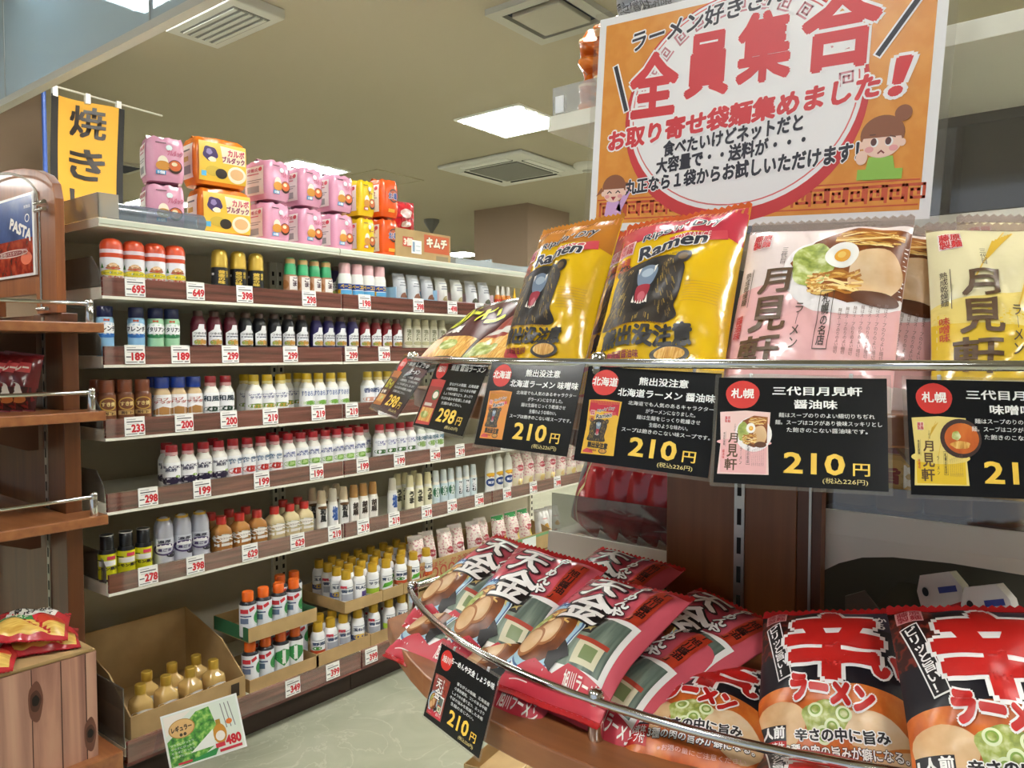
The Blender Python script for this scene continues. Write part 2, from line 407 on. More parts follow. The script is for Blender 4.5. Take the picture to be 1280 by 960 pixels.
b = MB(); b.tube([(-.035, 0, .02), (-.035, 0, 2.2)], .012, M('#e8e6e0', .4)); b.tube([(-.035, 0, 2.2), (-.035, 0, 2.74)], .012, M('#2c4b8f', .4)); b.tube([(-.035, 0, 2.74), (-.035, 0, 2.79)], .014, M('#e8e6e0', .4)); b.build('pole', t)
b = MB(); b.tube([(-.035, 0, 2.765), (.62, 0, 2.745)], .006, M('#c9c4b4', .4)); b.build('crossbar', t)
for k in (.02, .19, .36):
    b = MB(); b.box(k-.013, k+.013, -.012, .012, 2.71, 2.765, M('#f0eee8', .7)); b.build('loop', t)
b = MB(); b.lathe([(.14, 0), (.14, .02), (.03, .04), (.03, .09)], M('#3c5a9a', .5), 16, (-.035, 0, 0)); b.build('foot', t)
tag(t, 'yellow cloth banner with black brush lettering on a pole behind the left shelving', 'banner')
# ------------------------------------------------------------------ left shelving run
YF, YBK = 2.40, 2.83
LV = [('second', 1.486), ('third', 1.280), ('fourth', 1.060), ('fifth', .837), ('sixth', .590)]   # shelf undersides, top board is the first
SURF = {n: z+.034 for n, z in LV}; SURF['bottom'] = .150; SURF['top'] = 1.728
MODX = (1.06, 1.962, 2.864, 3.766)
BACKP = M('#c6beaa', .7, name='shelf_back_panel'); KICK = M('#3a2a22', .6)
GUARD = clear('shelf_guard', '#b9b4ab', .08, .32, '#aaa69d')
t0 = None
for k in range(3):
    x0, x1 = MODX[k]+.002, MODX[k+1]-.002
    t = empty('shelving_unit', (x0, YF, 0)); W = x1-x0
    b = MB(); b.box(0, W, .43, .45, .1, 1.70, BACKP); b.build('back_panel', t)
    for x in (0, W-.03):
        b = MB(); b.box(x, x+.03, .412, .46, 0, 1.72, WHITE)
        for z in range(40): b.box(x+.010, x+.020, .4105, .4125, .22+.0365*z, .238+.0365*z, M('#2a2825', .7))
        b.build('upright', t)
    b = MB(); b.prism([(0, 1.7265), (0, 1.701), (.86, 1.70), (.86, 1.7265)][::-1], 0, W, WHITE, lambda a_, z_, h: (h, a_, z_))
    b.box(0, W, -.003, .0, 1.709, 1.722, M('#cfd4c4', .35)); b.build('top_board', t)
    for nm, z in LV:
        s_ = MB(); s_.prism([(0, z), (.43, z-.012), (.43, z+.034), (.012, z+.034), (0, z+.034)], 0, W, WHITE, lambda a_, z_, h: (h, a_, z_)); sb = s_.build('shelf_board', t)
        r = MB(); r.box(.003, W-.003, -.012, -.001, z+.008, z+.064, RAILWOOD); r.box(0, W, -.014, -.0005, z+.0, z+.0085, M('#e9e7da', .35))
        r.box(.002, W-.002, -.0145, -.0125, z+.0085, z+.067, clear('rail_cover', '#ffffff', .10, .0)); r.build('price_rail', sb)
    s_ = MB(); s_.box(0, W, -.095, .43, .125, .148, WHITE); sb = s_.build('bottom_deck', t)
    r = MB(); r.box(.003, W-.003, -.106, -.095, .108, .17, RAILWOOD); r.box(.003, W-.003, -.1085, -.1065, .108, .176, clear('rail_cover', '#ffffff', .10, .0)); r.box(0, W, -.107, -.08, .098, .108, RAILWOOD); r.build('price_rail', sb)
    b = MB(); b.box(0, W, -.04, .0, .0, .1, KICK); b.box(0, W, .0, .43, .06, .124, KICK); b.build('kick_plate', t)
    if k == 0:
        for nm, z in LV:
            g = MB(); g.prism([(.01, z+.036), (.42, z+.036), (.42, z+.13), (.06, z+.13), (.012, z+.085)], 0, .003, GUARD, lambda a_, z_, h: (.002+h, a_, z_)); g.build('end_guard', t)
        g = MB(); g.box(.0, .003, -.09, .42, .15, .33, GUARD); g.build('end_guard', t)
        g = MB(); TG = clear('top_guard', '#d8d6d0', .12, .5, '#d5d2cc'); g.box(.0, .003, .0, .86, 1.728, 1.80, TG); g.box(.0, .06, .0, .003, 1.728, 1.80, TG); g.build('top_guard', t)
    tag(t, ['nearest white shelving bay with dark wood price rails and clear end guards', 'middle white shelving bay with dark wood price rails, between two others',
            'far white shelving bay with dark wood price rails, behind the hanging price cards'][k], 'shelving', 'white shelving bays')

# price cards on the rails: (shelf, [(column in the photo, number)])
CARDS = {'second': [(172, '695'), (247, '649'), (308, '398'), (388, '298'), (457, '198'), (524, '398'), (566, '498'), (600, '298')],
 'third': [(170, '189'), (227, '189'), (289, '299'), (364, '299'), (440, '299'), (481, '299')],
 'fourth': [(168, '233'), (230, '200'), (286, '200'), (338, '219'), (398, '219'), (440, '219'), (480, '219')],
 'fifth': [(183, '298'), (251, '199'), (326, '199'), (395, '199'), (453, '199'), (499, '199'), (544, '248'), (575, '219'), (631, '219')],
 'sixth': [(181, '278'), (241, '398'), (310, '629'), (370, '629'), (417, '219'), (453, '219'), (492, '219'), (533, '219'), (565, '219'), (599, '298'), (634, '298'), (667, '398'), (697, '398')],
 'bottom': [(362, '349'), (413, '399'), (462, '399'), (494, '399')]}
def price_card(num):
    b = MB(); W, H = .062, .058
    b.box(-W/2, W/2, -.0012, 0, 0, H, M('#f3f3f0', .45))
    a = Art(); a.rect('#8a8a90', .1, .85, .55, .88).rect('#55555c', .1, .71, .9, .77).rect('#9a9aa0', .12, .61, .7, .635)
    a.text('#c8202c', num, .34, .2, .96, .58, bold=.05); a.rect('#4a4a50', .06, .34, .3, .40).rect('#66666c', .06, .08, .6, .12).rect('#4a4a50', .7, .07, .92, .12)
    b.art(a, lambda s, v, L: (-W/2+s*W, -.0012-.0002*L, v*H)); return b
cm = {}
for sh, lst in CARDS.items():
    n = len(lst)
    for i, (u, num) in enumerate(lst):
        y = YF-.016 if sh != 'bottom' else YF-.110
        z = (dict(LV)[sh]+.0105) if sh != 'bottom' else .112
        p = at(u, 500, 1, y)
        if num not in cm: cm[num] = price_card(num).mesh('price_card')
        o = bpy.data.objects.new('price_card', cm[num]); COL.objects.link(o); o.location = (p.x, y, z); o.rotation_euler = (math.radians(-3), 0, 0)
        tag(o, 'white price card with red figures, %s on the %s shelf rail' % (which(i, n), sh if sh == 'bottom' else sh+' highest'), 'price card', 'price cards on the left shelving rails')

# ------------------------------------------------------------------ bottles
def cyl_map(r, h0, h1, sq=2.0, span=PI*1.1, rot=0, sx=1, sy=1):
    def fn(s, v, L):
        a = -PI/2+rot+(s-.5)*span; ca, sa = math.cos(a), math.sin(a); k = (abs(ca)**sq+abs(sa)**sq)**(-1/sq)
        R = r*k+.0004*L+.0002
        return (R*ca*sx, R*sa*sy, h0+(h1-h0)*v)
    return fn
SURFADJ = True
def bottle(name, H, r, prof, cap, bodym, capm, label=None, art=None, cap2=None, sq=2.0, sx=1, sy=1, n=20, rot=-.25, neckring=None):
    """prof: body outline as (radius share, height share); cap: the same for the cap; label: (z0, z1 share, material)"""
    if SURFADJ and H > .13: H *= .945
    if sq > 2: n = 32
    t = empty(name)
    b = MB(); b.lathe([(r*a, H*z) for a, z in prof], bodym, n, sq=sq, sx=sx, sy=sy)
    b.build('body', t)
    c = MB(); c.lathe([(r*a, H*z) for a, z in cap], capm, n, sx=1, sy=1)
    if cap2: z0, z1, m2, k = cap2; c.lathe([(r*k, H*z0), (r*k, H*z1)], m2, n, cap=False)
    c.build('cap', t)
    if label:
        z0, z1, m, k = label; l = MB(); nn = n
        l.lathe([(r*k+.0006, H*z0), (r*k+.0006, H*z1)], m, n, sq=sq, sx=sx, sy=sy, cap=False)
        if art: l.art(art, cyl_map(r*k+.0006, H*(z0+.28*(z1-z0)), H*(z0+.985*(z1-z0)), sq, PI*1.05, rot, sx, sy), .2)
        l.build('label', t)
    return t
BODY = [(.96, 0), (1, .02), (1, .70), (.9, .77)]
DRS = [(.94, 0), (1, .02), (1, .60), (.97, .66), (.72, .74), (.66, .78)]           # dressing bottle with shoulder
CAPD = [(.70, .78), (.72, .80), (.72, .97), (.66, 1.0)]
WAIST = [(.95, 0), (1, .03), (1, .22), (.90, .36), (.90, .50), (1, .64), (1, .74), (.8, .80)]
def A_blob(bg, *shapes):
    a = Art()
    for s in shapes: a.items += s.items
    return a
def words(col, lines, x0=.25, x1=.75, y0=.5, y1=.9, bold=.02): return Art().text(col, lines, x0, y0, x1, y1, L=3, bold=bold)
PL = lambda c: M(c, .28, 0, .5, .2)
K = {}
def kind(key, *a, **k): K[key] = bottle(*a, **k); return K[key]
a = Art().rect('#e9d637', .16, .16, .84, .36, 2).ell('#e9d637', .5, .28, .36, .15, 2).text('#3c7a2a', 'シーズニング', .24, .22, .76, .33, bold=.03).ell('#b58552', .5, .58, .17, .13, 2).ell('#e7c49a', .5, .66, .11, .1, 2.5).ell('#c2452c', .5, .5, .2, .06, 3).text('#c23a2c', 'たまねぎ', .2, .03, .8, .13, bold=.04).poly('#3c7a2a', [(.15, .5), (.2, .75), (.25, .5)], 2)
kind('orange_dome', 'seasoning_bottle', .163, .032, [(.94, 0), (1, .03), (1, .62)], [(1.02, .615), (1.02, .84), (.95, .92), (.75, .975), (.4, 1.0), (.05, 1.005)], M('#eef0f2', .3), PL('#cc4a26'), (.04, .61, M('#eceef3', .35), 1), a, cap2=(.70, .775, M('#e8d8e0', .4), 1.03))
a = Art().text('#d9b84a', '黄金の味', .38, .12, .62, .9, v=True, bold=.05).text('#d9b84a', '焼肉', .66, .5, .78, .9, v=True, bold=.03).rect('#e8e8e8', .1, .62, .22, .75, 2)
kind('gold_dome', 'sauce_bottle', .168, .027, [(.95, 0), (1, .03), (1, .6)], [(1.03, .6), (1.05, .63), (1, .66), (1, .84), (.9, .94), (.6, .99), (.05, 1.005)], PL('#191a1c'), M('#b89a3a', .3, .35), (.05, .58, M('#1b1c1f', .35), 1), a)
a = Art().rect('#efeae4', .42, .05, 1, .95, 2).text('#4a2a3a', 'ごま', .55, .3, .8, .9, v=True, bold=.04).ell('#a06a3a', .2, .4, .18, .3, 2)
kind('green_top', 'dressing_bottle', .165, .025, [(.86, 0), (1, .12), (1, .45), (.88, .62)], [(.9, .6), (.86, .75), (.7, .9), (.6, .98), (.5, 1)], M('#8a5a4a', .3), PL('#2f9a62'), (.08, .58, M('#b98a6a', .35), 1.0), a, cap2=(.86, .97, M('#c8a06a', .4), .76))
a = Art().rect('#23418c', 0, .3, 1, .62, 2).text('#e8c030', 'ベーコン', .2, .36, .8, .56, bold=.05).rect('#58a8d8', .2, .02, .8, .26, 2).rect('#f0c030', .0, .05, .2, .3, 2.5)
kind('pink_cap', 'seasoning_bottle', .168, .027, [(.95, 0), (1, .03), (1, .66), (.86, .74)], [(.85, .74), (.86, .78), (.86, .96), (.75, 1.0)], M('#e9e9e4', .3), PL('#e0b4b8'), (.04, .66, M('#ecece8', .35), 1), a)
def shaker(key, c1, c2, word):
    a = Art().ell('#f5f7f8', .5, .5, .5, .32, 2).text('#1c2430', word, .14, .36, .86, .6, bold=.04).ell(c2, .5, .12, .4, .12, 2.5).rect('#c85a3a', .4, .86, .6, .98, 2)
    kind(key, 'salt_shaker', .162, .025, WAIST, [(.86, .78), (.9, .80), (.9, .985), (.82, 1.0)], M(c1, .3), PL('#1c2450'), (.22, .76, M(c1, .35), .96), a)
shaker('blue_shaker', '#8fbfe0', '#2c6ab0', 'フレンチ'); shaker('green_shaker', '#a4d4ae', '#2c7a4a', 'イタリアン')
def sauce(key, c):
    a = Art().poly('#e4e6e8', [(.22, .02), (.9, .02), (.9, .62), (.72, .78), (.72, .98), (.5, .98), (.45, .76), (.22, .6)], 2).text('#3a3f4a', 'つゆの素', .3, .5, .85, .62, bold=.03).rect('#4a5468', .28, .40, .86, .45, 3).ell('#b98a3a', .58, .16, .28, .14, 3).ell('#8aa04a', .42, .14, .12, .1, 3.2)
    kind(key, 'sauce_bottle', .160, .024, [(.95, 0), (1, .02), (1, .72), (.86, .82), (.64, .88)], [(.66, .88), (.66, .985), (.58, 1)], PL(c), M('#4a3226', .4), (.04, .72, M(c, .35), 1), a)
sauce('maroon_sauce', '#5a1626'); sauce('black_sauce', '#16171c'); sauce('purple_sauce', '#2a2358'); sauce('red_sauce', '#7a1820')
a = Art().text('#6a6a4a', '塩だれ', .35, .3, .65, .95, v=True, bold=.03).ell('#b8b48a', .5, .14, .3, .12, 2)
kind('cream_sauce', 'sauce_bottle', .165, .021, WAIST, [(.8, .8), (.8, .97), (.7, 1)], M('#cfcbb0', .35), M('#c4bd9c', .4), (.06, .74, M('#dddac6', .4), 1), a)
a = Art().ring('#c8a04a', .5, .62, .3, .3, .05, .05, 2).text('#e8d090', 'すき焼', .28, .52, .72, .72, bold=.04).rect('#c8a468', .2, .1, .8, .3, 2).text('#4a2a1a', '割下', .3, .13, .7, .27, bold=.03)
kind('brown_cap', 'dressing_bottle', .156, .026, [(.95, 0), (1, .02), (1, .68), (.82, .74)], [(.82, .74), (.86, .76), (.86, .97), (.78, 1)], M('#6a3c26', .3), PL('#8a4e34'), (.04, .68, M('#7a4a30', .4), 1), a)
def dressing(key, capc, ring, word, wcol, shape, extra=None, bodyc='#e6e4dc', H=.160, r=.0255, capw=.72):
    a = Art().rect('#f2f3f4', 0, 0, 1, 1, 1).text(wcol, word, .2, .56, .8, .86, bold=.03); a.items += shape.items
    if extra: a.items += extra.items
    kind(key, 'dressing_bottle', H, r, DRS, [(capw, .77), (capw, .98), (capw*.92, 1)], M(bodyc, .3), PL(capc), (.04, .63, M('#f0f1f2', .35), 1), a, sq=3.0, cap2=(.78, .85, M(ring, .4), capw+.04) if ring else None)
dressing('blue_cap', '#1f3f9c', None, 'コブ\nサラダ', '#b03a2a', Art().poly('#b0824a', [(.1, 0), (.9, 0), (.9, .3), (.5, .42), (.1, .2)], 2).poly('#58a8d8', [(.02, .8), (.2, .98), (.02, .98)], 2), capw=.9, bodyc='#cfb48a')
dressing('red_cap_green', '#b02430', '#e8b0b0', '和風', '#2a3a4a', Art().ell('#2f4a3a', .55, .14, .36, .14, 2))
dressing('yellow_cap', '#dcb820', '#efe0a0', 'シーザー\nサラダ', '#3a4a8a', Art().ell('#7a9a3a', .5, .16, .34, .13, 2).ell('#c8a04a', .6, .12, .2, .1, 2.5))
dressing('yellow_cap_green', '#dcb820', '#efe0a0', 'すりおろし', '#4a6aa8', Art().ell('#7ab04a', .6, .14, .26, .14, 2).ell('#e0e8d0', .3, .14, .2, .1, 2))
dressing('yellow_cap_purple', '#d8b838', '#efe0a0', '香味', '#4a5a8a', Art().ell('#d8a08a', .5, .14, .36, .14, 2))
dressing('red_cap_purple', '#b82430', '#efc0c4', 'BLACK\n黒酢', '#3a3a5a', Art().ell('#2c2440', .5, .08, .5, .2, 2).ell('#8ab04a', .72, .3, .08, .06, 3))
dressing('red_cap_red', '#b82430', '#efc0c4', '赤身\nドレ', '#5a7a9a', Art().ell('#b8322c', .55, .18, .34, .18, 2))
dressing('red_cap_lime', '#b82430', '#efc0c4', '大根\nおろし', '#4a5a9a', Art().ell('#7ab048', .56, .16, .34, .17, 2).ell('#b8d890', .5, .18, .18, .1, 3))
dressing('red_cap_leaf', '#b82430', '#efc0c4', 'ごぼう\nごま', '#6a6aa8', Art().ell('#3f6a30', .5, .14, .4, .14, 2))
dressing('white_cap', '#e2e2da', None, '味噌', '#5a7a8a', Art().ell('#88a860', .56, .3, .26, .2, 2), bodyc='#d8dcd0')
a = Art().rect('#f2f2f2', .2, .35, .8, .65, 2.5).rect('#d03a5a', .5, .7, .8, .9, 2).text('#2a2a1a', 'レモン果汁', .15, .12, .9, .3, bold=.06).rect('#1a1a1a', .1, .66, .4, .72, 2.6)
kind('yellow_black', 'juice_bottle', .150, .0255, [(.94, 0), (1, .03), (1, .60), (.86, .68)], [(.74, .66), (.76, .68), (.76, .99), (.70, 1)], PL('#15161a'), PL('#141519'), (.06, .60, M('#d8d620', .35), 1), a, cap2=(.985, 1.002, M('#cfcfcc', .3), .77))
a = Art().rect('#f2f2f2', .25, .55, .8, .72, 3).ring('#4a3a6a', .5, .48, .38, .3, .09, .08, 2).ell('#2a2830', .75, .18, .2, .14, 3).text('#4a3a6a', '黒ごま', .3, .38, .7, .52, bold=.05).text('#3a3a4a', '濃厚', .3, .8, .7, .95, bold=.03)
kind('silver_dome', 'sesame_bottle', .175, .030, [(.93, 0), (1, .04), (1, .58), (.96, .62)], [(.98, .61), (1, .66), (.98, .80), (.82, .9), (.6, .96), (.3, 1.0), (.05, 1.005)], M('#b9bcc8', .3, .2), M('#b7b9c6', .28, .3), (.05, .6, M('#c9ccd6', .3), 1), a, cap2=(.92, .985, M('#c8a040', .3, .5), .68))
def jar(key, content):
    a = Art().ell('#f2efe8', .5, .66, .44, .32, 2, n=8).ring('#3a6a4a', .5, .66, .40, .28, .03, .02, 3).text('#6a4a3a', 'ドレッシング', .25, .58, .75, .74, bold=.03).rect('#efece4', .2, .06, .8, .28, 2)
    kind(key, 'dressing_jar', .142, .030, [(.96, 0), (1, .03), (1, .58), (.90, .68), (.52, .76), (.5, .80)], [(.55, .79), (.57, .81), (.57, .985), (.5, 1)], M(content, .15, 0, .5, .4), PL('#c23028'), (.10, .58, M(content, .2), 1), a, sq=5.0)
jar('orange_jar', '#a5713a'); jar('pale_jar', '#cdbd92')
def slim(key, capc, word, wcol, lab='#ecebe6', accent=None, r=.021):
    a = Art().text(wcol, word, .36, .12, .66, .9, v=True, bold=.06)
    if accent: a.items += accent.items
    kind(key, 'dressing_bottle', .172, r, [(.8, 0), (1, .10), (1, .40), (.92, .66), (.8, .70)], [(.82, .68), (.84, .72), (.74, .94), (.62, 1)], M('#e6e2d8', .3), PL(capc), (.06, .62, M(lab, .35), 1.0), a)
slim('brown_top', '#d8c4a4', '和風', '#2a2a2a', accent=Art().ell('#6a4a2a', .5, .97, .3, .1, 2)); slim('brown_top_blue', '#d8d0c0', '塩', '#3a5a9a')
slim('tan_top', '#b98a50', '胡麻', '#3a3028', '#efece4'); slim('red_flag', '#e6dcb0', 'うま', '#3a3a2a', '#e6e2c4', r=.020)
slim('green_oval', '#dfe8ea', 'わさび', '#e8f0ec', '#cfdfe4', Art().ell('#2f6a4a', .5, .5, .3, .38, 2), r=.019)
slim('stripe_label', '#e4ecee', '柚子', '#e8e8e8', '#d3dfe2', Art().rect('#26303a', .36, .05, .6, .95, 2), r=.019)
a = Art().ell('#e0b030', .5, .72, .32, .12, 2).text('#b03a2a', 'マヨ', .3, .56, .7, .64, bold=.04).ell('#23407c', .5, .26, .34, .24, 2).text('#e8e8f0', '贅沢', .3, .18, .7, .34, bold=.04)
kind('white_oval', 'mayonnaise_bottle', .205, .026, [(.92, 0), (1, .03), (1, .62), (.86, .84), (.5, .93)], [(.42, .92), (.42, .985), (.36, 1)], M('#ecebe2', .3), PL('#e4e2d8'), (.04, .64, M('#eeede6', .35), 1), a, sx=1, sy=.8)
# bottom deck bottles
a = Art().rect('#c8303c', .1, .66, .4, .85, 2).poly('#c8303c', [(.42, .86), (.6, .98), (.64, .84), (.46, .72)], 2.4).ell('#2f8a46', .85, .42, .26, .3, 2).rect('#3a4a7a', .1, .5, .5, .56, 2).rect('#6a7a9a', .1, .2, .4, .44, 2)
kind('orange_cap', 'dressing_bottle', .172, .029, WAIST, [(.66, .80), (.68, .82), (.68, .98), (.6, 1)], PL('#20242c'), PL('#e2651e'), (.06, .74, M('#e4e8f0', .35), 1.0), a)
a = Art().poly('#2f8a46', [(.5, .05), (.85, .4), (.8, .7), (.5, .85), (.2, .7), (.15, .4)], 2).rect('#f0f4f0', .44, .15, .56, .8, 3)
kind('leaf_label', 'dressing_bottle', .172, .029, WAIST, [(.66, .80), (.68, .82), (.68, .98), (.6, 1)], PL('#20242c'), PL('#e2651e'), (.06, .74, M('#eef0f2', .35), 1.0), a)
def deckb(key, word, shape):
    a = Art().text('#3a4a6a', word, .2, .56, .8, .74, bold=.04).rect('#8a90a0', .2, .82, .8, .86, 2); a.items += shape.items
    kind(key, 'dressing_bottle', .160, .0265, [(.94, 0), (1, .02), (1, .64), (.92, .72), (.66, .78)], [(.68, .77), (.70, .79), (.70, .97), (.62, 1)], M('#e8e8e8', .3), M('#c8a02c', .3, .3), (.04, .66, M('#eeeff1', .35), 1), a)
deckb('deck_blue', '玉ねぎ', Art().rect('#4a5a9a', 0, .02, 1, .3, 2).ell('#d8b860', .5, .22, .3, .16, 2.5)); deckb('deck_plain', '香味', Art().rect('#c83a4a', .15, .8, .45, .96, 2.5).rect('#a8acb8', .2, .1, .8, .48, 2))
deckb('deck_purple', 'BLACK', Art().rect('#4a3a7a', .45, .1, .7, .4, 2)); deckb('deck_green', 'サラダ', Art().rect('#a8c83a', 0, .02, 1, .34, 2)); deckb('deck_leaf', '青じそ', Art().poly('#58a838', [(.2, .1), (.8, .3), (.7, .5), (.3, .4)], 2))
deckb('deck_red', 'BLACK', Art().rect('#a8381e', 0, .02, 1, .32, 2).ell('#d86a2a', .5, .2, .3, .1, 2.5)); deckb('deck_tomato', '野菜', Art().rect('#b8481e', 0, .02, 1, .28, 2).ell('#4a8a3a', .4, .4, .2, .1, 2))
a = Art().ell('#f0efec', .55, .56, .32, .30, 2)
kind('gold_square', 'dressing_bottle', .150, .031, [(.95, 0), (1, .03), (1, .58), (.92, .66), (.5, .74), (.46, .80)], [(.52, .79), (.54, .81), (.54, .985), (.48, 1)], M('#c9a868', .12, 0, .5, .4), M('#b8963a', .3, .5), (.04, .56, M('#cba96a', .2), 1.0), a, sq=5.0)

USED = set()
def rowput(key, sh, us, desc, group, y=2.455, back=False, z=None, cat='bottle', us_are_x=False, place=None):
    n = len(us); rnd = random.Random(key+sh+str(back)); last = None
    rr = max(max(c.dimensions.x, c.dimensions.y) for c in K[key].children)
    for i, u in enumerate(us):
        x = u if us_are_x else at(u, 500, 1, y).x
        if last is not None: x = max(x, last+rr+.001)          # bottles stand side by side
        last = x
        t = K[key] if key not in USED else dup(K[key]); USED.add(key)
        t.location = (x, y, SURF[sh] if z is None else z); t.rotation_euler = (0, 0, rnd.uniform(-.28, .12))
        wh = which(i, n)
        where = place if place is not None else 'on the %s shelf' % (sh if sh == 'bottom' else sh+' highest')
        lab = ', '.join(q for q in (desc, where, '' if n == 1 else wh) if q)
        tag(t, lab, cat, group)
S2, S3, S4, S5, S6, S7 = 'second', 'third', 'fourth', 'fifth', 'sixth', 'bottom'
G = lambda s: 'bottles on the %s shelf' % (s if s == 'bottom' else s+' highest')
rowput('orange_dome', S2, [143, 168, 191.5, 216], 'white seasoning bottle with orange dome cap', G(S2))
rowput('gold_dome', S2, [277, 300, 322], 'black sauce bottle with gold dome cap', G(S2))
rowput('green_top', S2, [364.5, 380, 394, 408], 'brown dressing bottle with green cone cap', G(S2))
rowput('pink_cap', S2, [432, 447, 461, 475], 'white seasoning bottle with pink cap', G(S2))
rowput('purple_sauce', S2, [420], 'dark sauce bottle between green and pink capped ones', G(S2), y=2.52)
rowput('blue_shaker', S3, [133, 172], 'light blue salt shaker with navy cap', G(S3))
rowput('green_shaker', S3, [196, 216], 'light green salt shaker with navy cap', G(S3))
rowput('maroon_sauce', S3, [249, 269, 289], 'maroon sauce bottle with white label', G(S3))
rowput('black_sauce', S3, [308, 325, 344, 361, 378], 'black sauce bottle with white label', G(S3))
rowput('purple_sauce', S3, [396, 411, 426, 441], 'purple sauce bottle with white label', G(S3))
rowput('red_sauce', S3, [456, 470, 483, 496], 'dark red sauce bottle with white label', G(S3))
rowput('cream_sauce', S3, [509.5, 520.5, 531, 541.5, 552], 'slender cream sauce bottle', G(S3))
rowput('brown_cap', S4, [133, 155, 177], 'brown dressing bottle with brown cap', G(S4))
rowput('brown_cap', S4, [122, 146], 'brown dressing bottle standing in the back row', G(S4), y=2.53)
rowput('blue_cap', S4, [202, 221.5, 241], 'dressing bottle with wide blue cap', G(S4))
rowput('blue_cap', S4, [193, 212], 'blue capped dressing bottle in the back row', G(S4), y=2.53)
rowput('red_cap_green', S4, [263, 282], 'red capped dressing bottle with dark green print', G(S4))
rowput('yellow_cap', S4, [317, 334, 350.5], 'yellow capped dressing bottle with salad print', G(S4))
rowput('yellow_cap', S4, [306, 358, 371], 'yellow capped dressing bottle in the back row', G(S4), y=2.53)
rowput('yellow_cap_green', S4, [383.5, 398, 413.5, 427], 'yellow capped dressing bottle with green print', G(S4))
rowput('yellow_cap_purple', S4, [459.5, 470, 481, 492], 'yellow capped dressing bottle with pink print', G(S4))
rowput('red_cap_purple', S5, [213, 233.5, 253, 272], 'red capped dressing bottle with dark purple print', G(S5))
rowput('red_cap_purple', S5, [207, 265], 'red capped dressing bottle behind the purple printed ones', G(S5), y=2.53)
rowput('red_cap_red', S5, [290, 308, 325, 342], 'red capped dressing bottle with red print', G(S5))
rowput('red_cap_lime', S5, [359, 375, 390.5, 406, 420, 434, 448], 'red capped dressing bottle with lime green print', G(S5))
rowput('red_cap_lime', S5, [338, 352, 366, 381, 396, 411, 426, 441, 455], 'red capped bottle behind the lime printed ones', G(S5), y=2.53)
rowput('red_cap_leaf', S5, [474, 487, 500, 511.5], 'red capped dressing bottle with leafy print', G(S5))
rowput('white_cap', S5, [524, 535.5, 546.5], 'white capped dressing bottle', G(S5))
rowput('yellow_black', S6, [129.5, 153.6, 175.5], 'yellow juice bottle with black cap', G(S6), y=2.45)
rowput('silver_dome', S6, [201, 224, 247], 'silver sesame bottle with domed gold tip', G(S6))
rowput('orange_jar', S6, [274, 297, 319], 'square jar of orange dressing with red cap', G(S6))
rowput('pale_jar', S6, [341, 360.5, 377], 'square jar of pale dressing with red cap', G(S6))
rowput('orange_jar', S6, [261, 284, 305], 'red capped orange dressing jar in the back row', G(S6), y=2.54)
rowput('pale_jar', S6, [352, 371], 'red capped pale dressing jar in the back row', G(S6), y=2.54)
rowput('brown_top', S6, [400.5, 428], 'white dressing bottle with beige tapered cap', G(S6))
rowput('brown_top_blue', S6, [414.5], 'white dressing bottle with blue lettering', G(S6))
rowput('brown_top', S6, [389, 406, 419], 'beige capped white dressing bottle in the back row', G(S6), y=2.53)
rowput('tan_top', S6, [441, 453, 465], 'white dressing bottle with brown tapered cap', G(S6))
rowput('brown_top_blue', S6, [489.5], 'lone slender white dressing bottle', G(S6))
rowput('red_flag', S6, [511.5, 523, 534], 'cream dressing bottle with pale yellow cap', G(S6))
rowput('red_flag', S6, [496, 505, 517], 'cream dressing bottle in the back row', G(S6), y=2.53)
rowput('green_oval', S6, [544, 554, 563], 'pale bottle with dark green oval', G(S6))
rowput('stripe_label', S6, [573, 582, 591], 'pale blue bottle with dark stripe', G(S6))
rowput('white_oval', S6, [612, 623, 634.5], 'tall white mayonnaise bottle with blue round print', G(S6))
